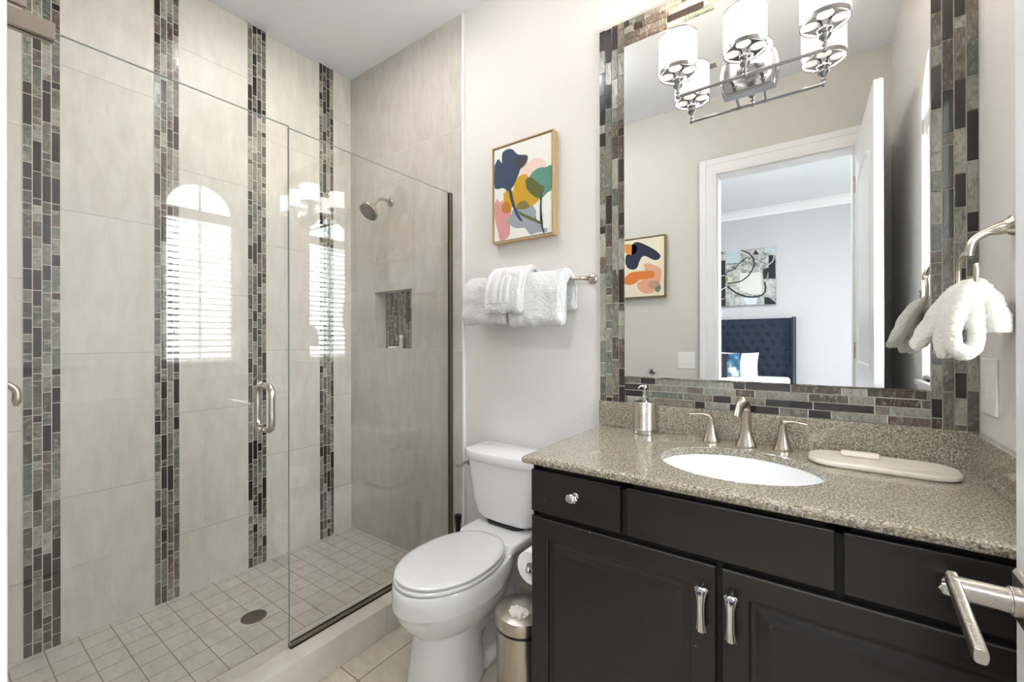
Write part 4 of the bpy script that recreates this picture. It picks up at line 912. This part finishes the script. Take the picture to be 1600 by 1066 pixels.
ht = tag(obj('hand_towel', bm, M['towel'], smooth=True), 'small white hand towel draped over the two bath towels', 'towel')
bm = nb(); rg = []
fp = spline([Vector((0, a, b)) for a, b in ((1.519, 1.478), (1.5195, 1.505), (1.526, 1.553), (1.556, 1.612), (1.60, 1.648), (1.64, 1.660))], 7)
N = 44
for side in (0, 1):
    pass
grid = []
for p in fp:
    row = []
    for i in range(N+1):
        s = i/N; x = -1.238+s*.135; pl = .0026*math.sin(s*PI*7+.9*math.sin(s*9))*(.4+.6*max(0, min(1, (1.60-p.z)/.08))); row.append((x, p.y-.002-pl, p.z+.003))
    grid.append(row)
top = [[bm.verts.new(q) for q in r] for r in grid]; bot = [[bm.verts.new((q[0], q[1]+.007, q[2]-.004)) for q in r] for r in grid]
for a, b in zip(range(len(top)-1), range(1, len(top))):
    for i in range(N): bm.faces.new((top[a][i], top[a][i+1], top[b][i+1], top[b][i])); bm.faces.new((bot[a][i+1], bot[a][i], bot[b][i], bot[b][i+1]))
for i in range(N): bm.faces.new((top[0][i+1], top[0][i], bot[0][i], bot[0][i+1])); bm.faces.new((top[-1][i], top[-1][i+1], bot[-1][i+1], bot[-1][i]))
for a in range(len(top)-1): bm.faces.new((top[a][0], top[a+1][0], bot[a+1][0], bot[a][0])); bm.faces.new((top[a+1][N], top[a][N], bot[a][N], bot[a+1][N]))
fixn(bm); obj('gathered_fold', bm, M['towel'], ht, smooth=True)
tfx = bpy.data.textures.new('terry_loops', 'CLOUDS'); tfx.noise_scale = .0065; tfx.noise_depth = 1
tfy = bpy.data.textures.new('soft_dents', 'CLOUDS'); tfy.noise_scale = .05; tfy.noise_depth = 1
for o in [q for q in COL.objects if q.name.split('.')[0] in ('bath_towel', 'hand_towel', 'gathered_fold')]:
    sb = o.modifiers.new('sub', 'SUBSURF'); sb.levels = sb.render_levels = 2
    for tx_, st_ in ((tfy, .010), (tfx, .0042)):
        dm = o.modifiers.new('disp', 'DISPLACE'); dm.texture = tx_; dm.strength = st_ * (.3 if o.name.startswith('gathered') else 1); dm.texture_coords = 'LOCAL'
# towel ring
RY = 1.47
rg_ = thing('towel_ring', 'curved brushed nickel open towel ring on the right wall by the mirror', 'towel ring', (XR, RY, 1.57))
bm = nb(); pts = spline([(XR-.004, RY, 1.575), (XR-.02, RY, 1.572), (XR-.045, RY, 1.565), (XR-.065, RY, 1.55), (XR-.073, RY, 1.527), (XR-.074, RY, 1.512)], 7)
sweep(bm, pts, lerp_list([.024, .015, .0095, .0085, .009, .0085], len(pts)), 20); fixn(bm); obj('arm', bm, M['nickel'], rg_, smooth=True)
rx = XR-.076
bm = nb(); sweep(bm, spline([(rx+.002, RY+.004, 1.525), (rx-.002, RY+.035, 1.518), (rx-.003, RY+.062, 1.49), (rx-.003, RY+.060, 1.45), (rx-.002, RY+.035, 1.43), (rx, RY, 1.425), (rx, RY-.035, 1.428), (rx, RY-.062, 1.440), (rx, RY-.066, 1.470), (rx, RY-.064, 1.485)], 6), .0050, 14); obj('ring', bm, M['nickel'], rg_, smooth=True)
# towel on ring: lobes merged
bm = nb()
def lobe(pts, ra, fl, up=(0, 1, 0)): 
    P = spline(pts, 6); sweep(bm, P, lerp_list(ra, len(P)), 20, flat=lerp_list(fl, len(P)), up=up)
zb = 1.437
# room side, flared sheet (two layers) - radius in X, flat in Y
lobe([(rx+.004, RY, zb), (rx-.018, RY-.005, zb-.012), (rx-.045, RY+.01, zb-.055), (rx-.072, RY+.035, zb-.115), (rx-.088, RY+.045, zb-.142)], [.016, .020, .020, .019, .014], [.050, .050, .046, .044, .036])
lobe([(rx+.004, RY-.01, zb+.002), (rx-.012, RY-.03, zb-.010), (rx-.03, RY-.035, zb-.06), (rx-.045, RY-.028, zb-.13), (rx-.046, RY-.022, zb-.165)], [.015, .018, .020, .020, .014], [.030, .034, .032, .032, .026])
# rolled fold loop facing the room
lobe([(rx-.006, RY-.045, zb+.002), (rx-.020, RY-.062, zb-.03), (rx-.036, RY-.066, zb-.09), (rx-.037, RY-.068, zb-.138), (rx-.020, RY-.070, zb-.158), (rx-.003, RY-.068, zb-.138), (rx-.002, RY-.064, zb-.09), (rx-.002, RY-.058, zb-.03), (rx+.002, RY-.045, zb)], [.013, .016, .0155, .0155, .0155, .0145, .015, .015, .013], [.022, .026, .026, .026, .026, .026, .026, .026, .022])
# wall side
lobe([(rx-.002, RY-.01, zb+.006), (rx+.014, RY-.005, zb-.006), (rx+.030, RY, zb-.04), (rx+.040, RY-.0, zb-.09), (rx+.042, RY-.0, zb-.110)], [.016, .022, .027, .030, .026], [.050, .057, .062, .064, .060])
o = obj('hand_towel', bm, M['towel2'], smooth=True); tag(o, 'white hand towel draped through the towel ring at the right wall', 'towel')
rm = o.modifiers.new('remesh', 'REMESH'); rm.mode = 'VOXEL'; rm.voxel_size = .0022; rm.use_smooth_shade = True
s_ = o.modifiers.new('smooth', 'SMOOTH'); s_.iterations = 4; s_.factor = .5
tx = bpy.data.textures.new('terry', 'CLOUDS'); tx.noise_scale = .03; tx.noise_depth = 2
dm = o.modifiers.new('disp', 'DISPLACE'); dm.texture = tx; dm.strength = .008; dm.texture_coords = 'LOCAL'; dm.mid_level = .5
dm = o.modifiers.new('loops', 'DISPLACE'); dm.texture = tfx; dm.strength = .0045; dm.texture_coords = 'LOCAL'

# ------------------------------------------------------------------ switches, knob, vent
def plate(name, label, cat, axis, c, w, h, sgn, rockers, m=M['white']):
    th = thing(name, label, cat, c)
    def bx(bm, a0, a1, b0, b1, t0, t1):
        if axis == 'Y': box(bm, a0, a1, min(c[1]+sgn*t0, c[1]+sgn*t1), max(c[1]+sgn*t0, c[1]+sgn*t1), b0, b1)
        else: box(bm, min(c[0]+sgn*t0, c[0]+sgn*t1), max(c[0]+sgn*t0, c[0]+sgn*t1), a0, a1, b0, b1)
    ac = c[0] if axis == 'Y' else c[1]
    bm = nb(); bx(bm, ac-w/2, ac+w/2, c[2]-h/2, c[2]+h/2, 0, .006); obj('cover_plate', bm, m, th, bevel=.002)
    for i in range(rockers):
        a = ac+(i-(rockers-1)/2)*.046; bm = nb(); bx(bm, a-.0165, a+.0165, c[2]-.034, c[2]+.034, .006, .0095); obj('rocker', bm, m, th, bevel=.0012)
plate('light_switch', 'white double rocker switch plate beside the doorway', 'light switch', 'Y', (-.798, YF, 1.163), .125, .125, 1, 2)
plate('light_switch', 'white single rocker switch plate on the right wall by the mirror', 'light switch', 'X', (XR, 1.637, 1.188), .118, .146, -1, 1)
ws = thing('wall_stop', 'small round chrome wall knob left of the doorway', 'wall knob', (-1.055, YF, 1.065))
bm = nb(); lathe(bm, [(.028, 0), (.027, .004), (.022, .010), (.016, .012)], (-1.055, YF, 1.065), 28, 'Y'); obj('rosette', bm, M['chrome'], ws, smooth=True)
bm = nb(); lathe(bm, [(.014, .012), (.014, .030), (.011, .034), (.008, .030)], (-1.055, YF, 1.065), 24, 'Y'); obj('bumper', bm, M['grey'], ws)
cv = thing('ceiling_vent', 'small white slotted air vent in the bathroom ceiling', 'vent', (-.61, .445, ZC))
bm = nb(); box(bm, -.73, -.49, .405, .485, ZC-.006, ZC-.0); box(bm, -.715, -.505, .418, .472, ZC-.008, ZC-.006); obj('frame', bm, M['white'], cv)
bm = nb()
for k in range(5): box(bm, -.705, -.515, .422+k*.0105, .427+k*.0105, ZC-.0095, ZC-.008)
obj('slots', bm, M['grey'], cv)

M['glow'] = mat('fill_lens', (255, 250, 240), .5); t = T(M['glow']); t.p.inputs['Emission Color'].default_value = (1, .96, .9, 1); t.p.inputs['Emission Strength'].default_value = 4  # glowing lens of the added recessed fill lights
for i, (x, y) in enumerate(FILL_XY):
    k_ = 1.6 if i == 0 else 1.0
    th = thing('recessed_fill', ('wide round recessed fill light added over the shower, out of view', 'round recessed bedroom fill light added on the window side, out of view', 'round recessed bedroom fill light added on the far left side, out of view')[i], 'ceiling light', (x, y, ZC), 'added recessed fill lights')
    bm = nb(); rings = [[(x+q*math.cos(2*PI*k/40), y+q*math.sin(2*PI*k/40), z) for k in range(40)] for q, z in ((.078*k_+.017, ZC), (.078*k_+.014, ZC-.006), (.078*k_, ZC-.006), (.078*k_, ZC-.001))]; loft(bm, rings, cap=False); fixn(bm); obj('trim_ring', bm, M['white'], th, smooth=True)
    bm = nb(); lathe(bm, [(.078*k_-.001, ZC-.004), (.078*k_-.001, ZC-.001)], (x, y, 0), 40); obj('lens', bm, M['glow'], th)

# unseen dome fill lights, added in the bathroom and, larger, in the bedroom
for nm, DLX, DLY, k_, pw, lab in (('a', -1.3, .85, 1.0, FILL_DOME, 'round frosted dome fill light added on the bathroom ceiling, out of view'), ('b', -.25, -.98, 1.5, FILL_DOME*2.3, 'larger round frosted dome fill light added on the bedroom ceiling by the doorway, out of view')):
    th = thing('dome_fill', lab, 'ceiling light', (DLX, DLY, ZC))
    M['dome'] = mat('dome_fill_glow_'+nm, (250, 248, 244), .5); t = T(M['dome']); t.p.inputs['Emission Color'].default_value = (.965, .985, 1, 1); t.p.inputs['Emission Strength'].default_value = pw
    bm = nb(); lathe(bm, [(.15*k_, ZC-.02), (.148*k_, ZC-.035*k_), (.13*k_, ZC-.06*k_), (.09*k_, ZC-.082*k_), (.04*k_, ZC-.092*k_), (.005, ZC-.094*k_)], (DLX, DLY, 0), 48); obj('shade', bm, M['dome'], th, smooth=True)
    bm = nb(); lathe(bm, [(.158*k_, ZC), (.158*k_, ZC-.018), (.15*k_, ZC-.022), (.12*k_, ZC-.022)], (DLX, DLY, 0), 48); obj('rim', bm, M['nickel'], th, smooth=True)

# ------------------------------------------------------------------ open door leaf with lever
ang = math.atan2(.221-.204, .82)
dl = bpy.data.objects.new('door_1', None)
bm = nb(); hx0, hy0 = .206, .052; Lw = .818; Th = .035
def dpt(a, b, z):   # a along leaf from hinge, b thickness away from the room side
    return (hx0+a*math.sin(ang)+b*math.cos(ang), hy0+a*math.cos(ang)-b*math.sin(ang), z)
def dbox(bm, a0, a1, b0, b1, z0, z1):
    v = [bm.verts.new(dpt(a, b, z)) for a in (a0, a1) for b in (b0, b1) for z in (z0, z1)]
    for f in ((0, 1, 3, 2), (4, 6, 7, 5), (0, 4, 5, 1), (2, 3, 7, 6), (0, 2, 6, 4), (1, 5, 7, 3)): bm.faces.new([v[i] for i in f])
dbox(bm, 0, Lw, 0, Th, .012, DZ-.014)
for (z0, z1) in ((.22, .98), (1.16, 2.30)):
    for b in (0, Th):
        s = -1 if b == 0 else 1
        # raised arched moulding
        P = [(.12, z0), (Lw-.12, z0), (Lw-.12, z1-.10 if z1 > 2 else z1)]
        if z1 > 2: P += [(Lw/2+(Lw/2-.12)*math.cos(t_), z1-.10+.10*math.sin(t_)) for t_ in [PI*k/10 for k in range(1, 10)]]
        P += [(.12, z1-.10 if z1 > 2 else z1)]
        rings = []
        for q, (ins, hh) in enumerate(((0, 0), (.010, .006), (.022, .006), (.034, 0))):
            cxm, czm = Lw/2, (z0+z1)/2
            rings.append([dpt(a+(1 if a < cxm else -1)*ins*(abs(a-cxm)/(cxm-.12)), b+s*hh, z+(1 if z < czm else -1)*ins) for a, z in P])
        loft(bm, rings, cap=False)
fixn(bm); door = obj('door_1', bm, M['trim'], kind='structure')
M['door_nickel'] = brushed('door_nickel', (200, 192, 184), .28, (1, 14, 1))
LZ = .975; LA = .765
bm = nb()
cr_ = lambda h, k: [dpt(LA+a*k, -h, LZ+z*k) for a, z in ((-.033, -.033), (.033, -.033), (.033, .033), (-.033, .033))]
loft(bm, [cr_(0, 1), cr_(.005, 1), cr_(.010, .86)]); fixn(bm); obj('rose', bm, M['door_nickel'], door, bevel=.0008)
bm = nb()
def dring(h, r, n=28): return [dpt(LA+r*math.cos(2*PI*k/n), -h, LZ+r*math.sin(2*PI*k/n)) for k in range(n)]
loft(bm, [dring(.009, .0180), dring(.018, .0180), dring(.0185, .016), dring(.020, .016), dring(.0205, .0150), dring(.070, .0150)]); fixn(bm); hdl = obj('spindle', bm, M['door_nickel'], door, smooth=False, bevel=.0006)
bm = nb()
rings = []
for a, w, hh in ((LA+.015, .0058, .0085), (LA+.012, .0070, .0105), (LA-.02, .0072, .0105), (LA-.10, .0072, .0098), (LA-.127, .0070, .0094), (LA-.130, .006, .0082)):
    zc = LZ+.004-(LA-a)*.17
    rings.append([dpt(a, -(.069+w*math.copysign(abs(math.cos(q))**.45, math.cos(q))), zc+hh*math.sin(q)) for q in [2*PI*k/20 for k in range(20)]])
loft(bm, rings); fixn(bm); obj('lever', bm, M['door_nickel'], door, bevel=.0008)
bm = nb(); loft(bm, [[dpt(LA+.02+.0025*math.cos(2*PI*k/12)-.02, -.030+.0025*math.sin(2*PI*k/12), LZ-.0151+q) for k in range(12)] for q in (0, .002)]); obj('set_screw', bm, M['black'], door)
for z in (.25, 1.25, 2.28):
    bm = nb(); loft(bm, [[(hx0-.004+.006*math.cos(2*PI*k/12), hy0-.002+.006*math.sin(2*PI*k/12), z+q) for k in range(12)] for q in (-.05, .05)]); fixn(bm); obj('hinge', bm, M['door_nickel'], door)

# ------------------------------------------------------------------ outside
M['grass'] = mat('lawn', (150, 154, 128), .9); t = T(M['grass']); t.base(t.ramp(t.noise(.6, 5), [(.35, (124, 138, 102)), (.6, (168, 174, 150)), (.75, (206, 198, 184))]))
bm = nb(); box(bm, 3, 120, -80, 80, -3.6, -3.5); obj('ground_outside', bm, M['grass'], kind='structure')
M['roof'] = mat('terracotta_roof', (206, 160, 142), .8); M['stucco'] = mat('stucco', (226, 214, 198), .8)
for i, (x, y, w, d_, lab) in enumerate(((18, 7.5, 5, 6, 'nearer pale stucco house with terracotta hip roof outside the window'), (34, 15, 7, 9, 'farther pale stucco house with terracotta hip roof outside the window'))):
    hs = thing('house', lab, 'house', (x, y, -3.5))
    bm = nb(); box(bm, x-w/2, x+w/2, y-d_/2, y+d_/2, -3.5, -.8); obj('walls', bm, M['stucco'], hs)
    bm = nb(); e_ = .5; loft(bm, [[(x-w/2-e_, y-d_/2-e_, -.8), (x+w/2+e_, y-d_/2-e_, -.8), (x+w/2+e_, y+d_/2+e_, -.8), (x-w/2-e_, y+d_/2+e_, -.8)], [(x-.1, y-d_/4, .6), (x+.1, y-d_/4, .6), (x+.1, y+d_/4, .6), (x-.1, y+d_/4, .6)]]); fixn(bm); obj('roof', bm, M['roof'], hs)
M['leaf'] = mat('foliage', (86, 112, 70), .9); M['bark'] = mat('bark', (98, 82, 66), .9)
for i, (x, y, h, r, lab) in enumerate(((14, 1.5, 3.2, 1.4, 'round green tree nearest the window outside'), (26, 3.5, 3.6, 1.7, 'green tree beyond the nearest tree outside'), (40, 6, 4.0, 2.2, 'farthest green tree on the outside lawn'))):
    tr = thing('garden_tree', lab, 'tree', (x, y, -3.5), 'trees outside the window')
    bm = nb(); sweep(bm, [(x, y, -3.5), (x+.1, y, -3.5+h*.6)], [.16, .09], 10); obj('trunk', bm, M['bark'], tr)
    bm = nb(); bmesh.ops.create_icosphere(bm, subdivisions=4, radius=r)
    for v in bm.verts: v.co = Vector((x, y, -3.5+h*.75)) + v.co*(1+.3*noise.noise(v.co*1.3)+.15*noise.noise(v.co*4))
    obj('crown', bm, M['leaf'], tr, smooth=True)
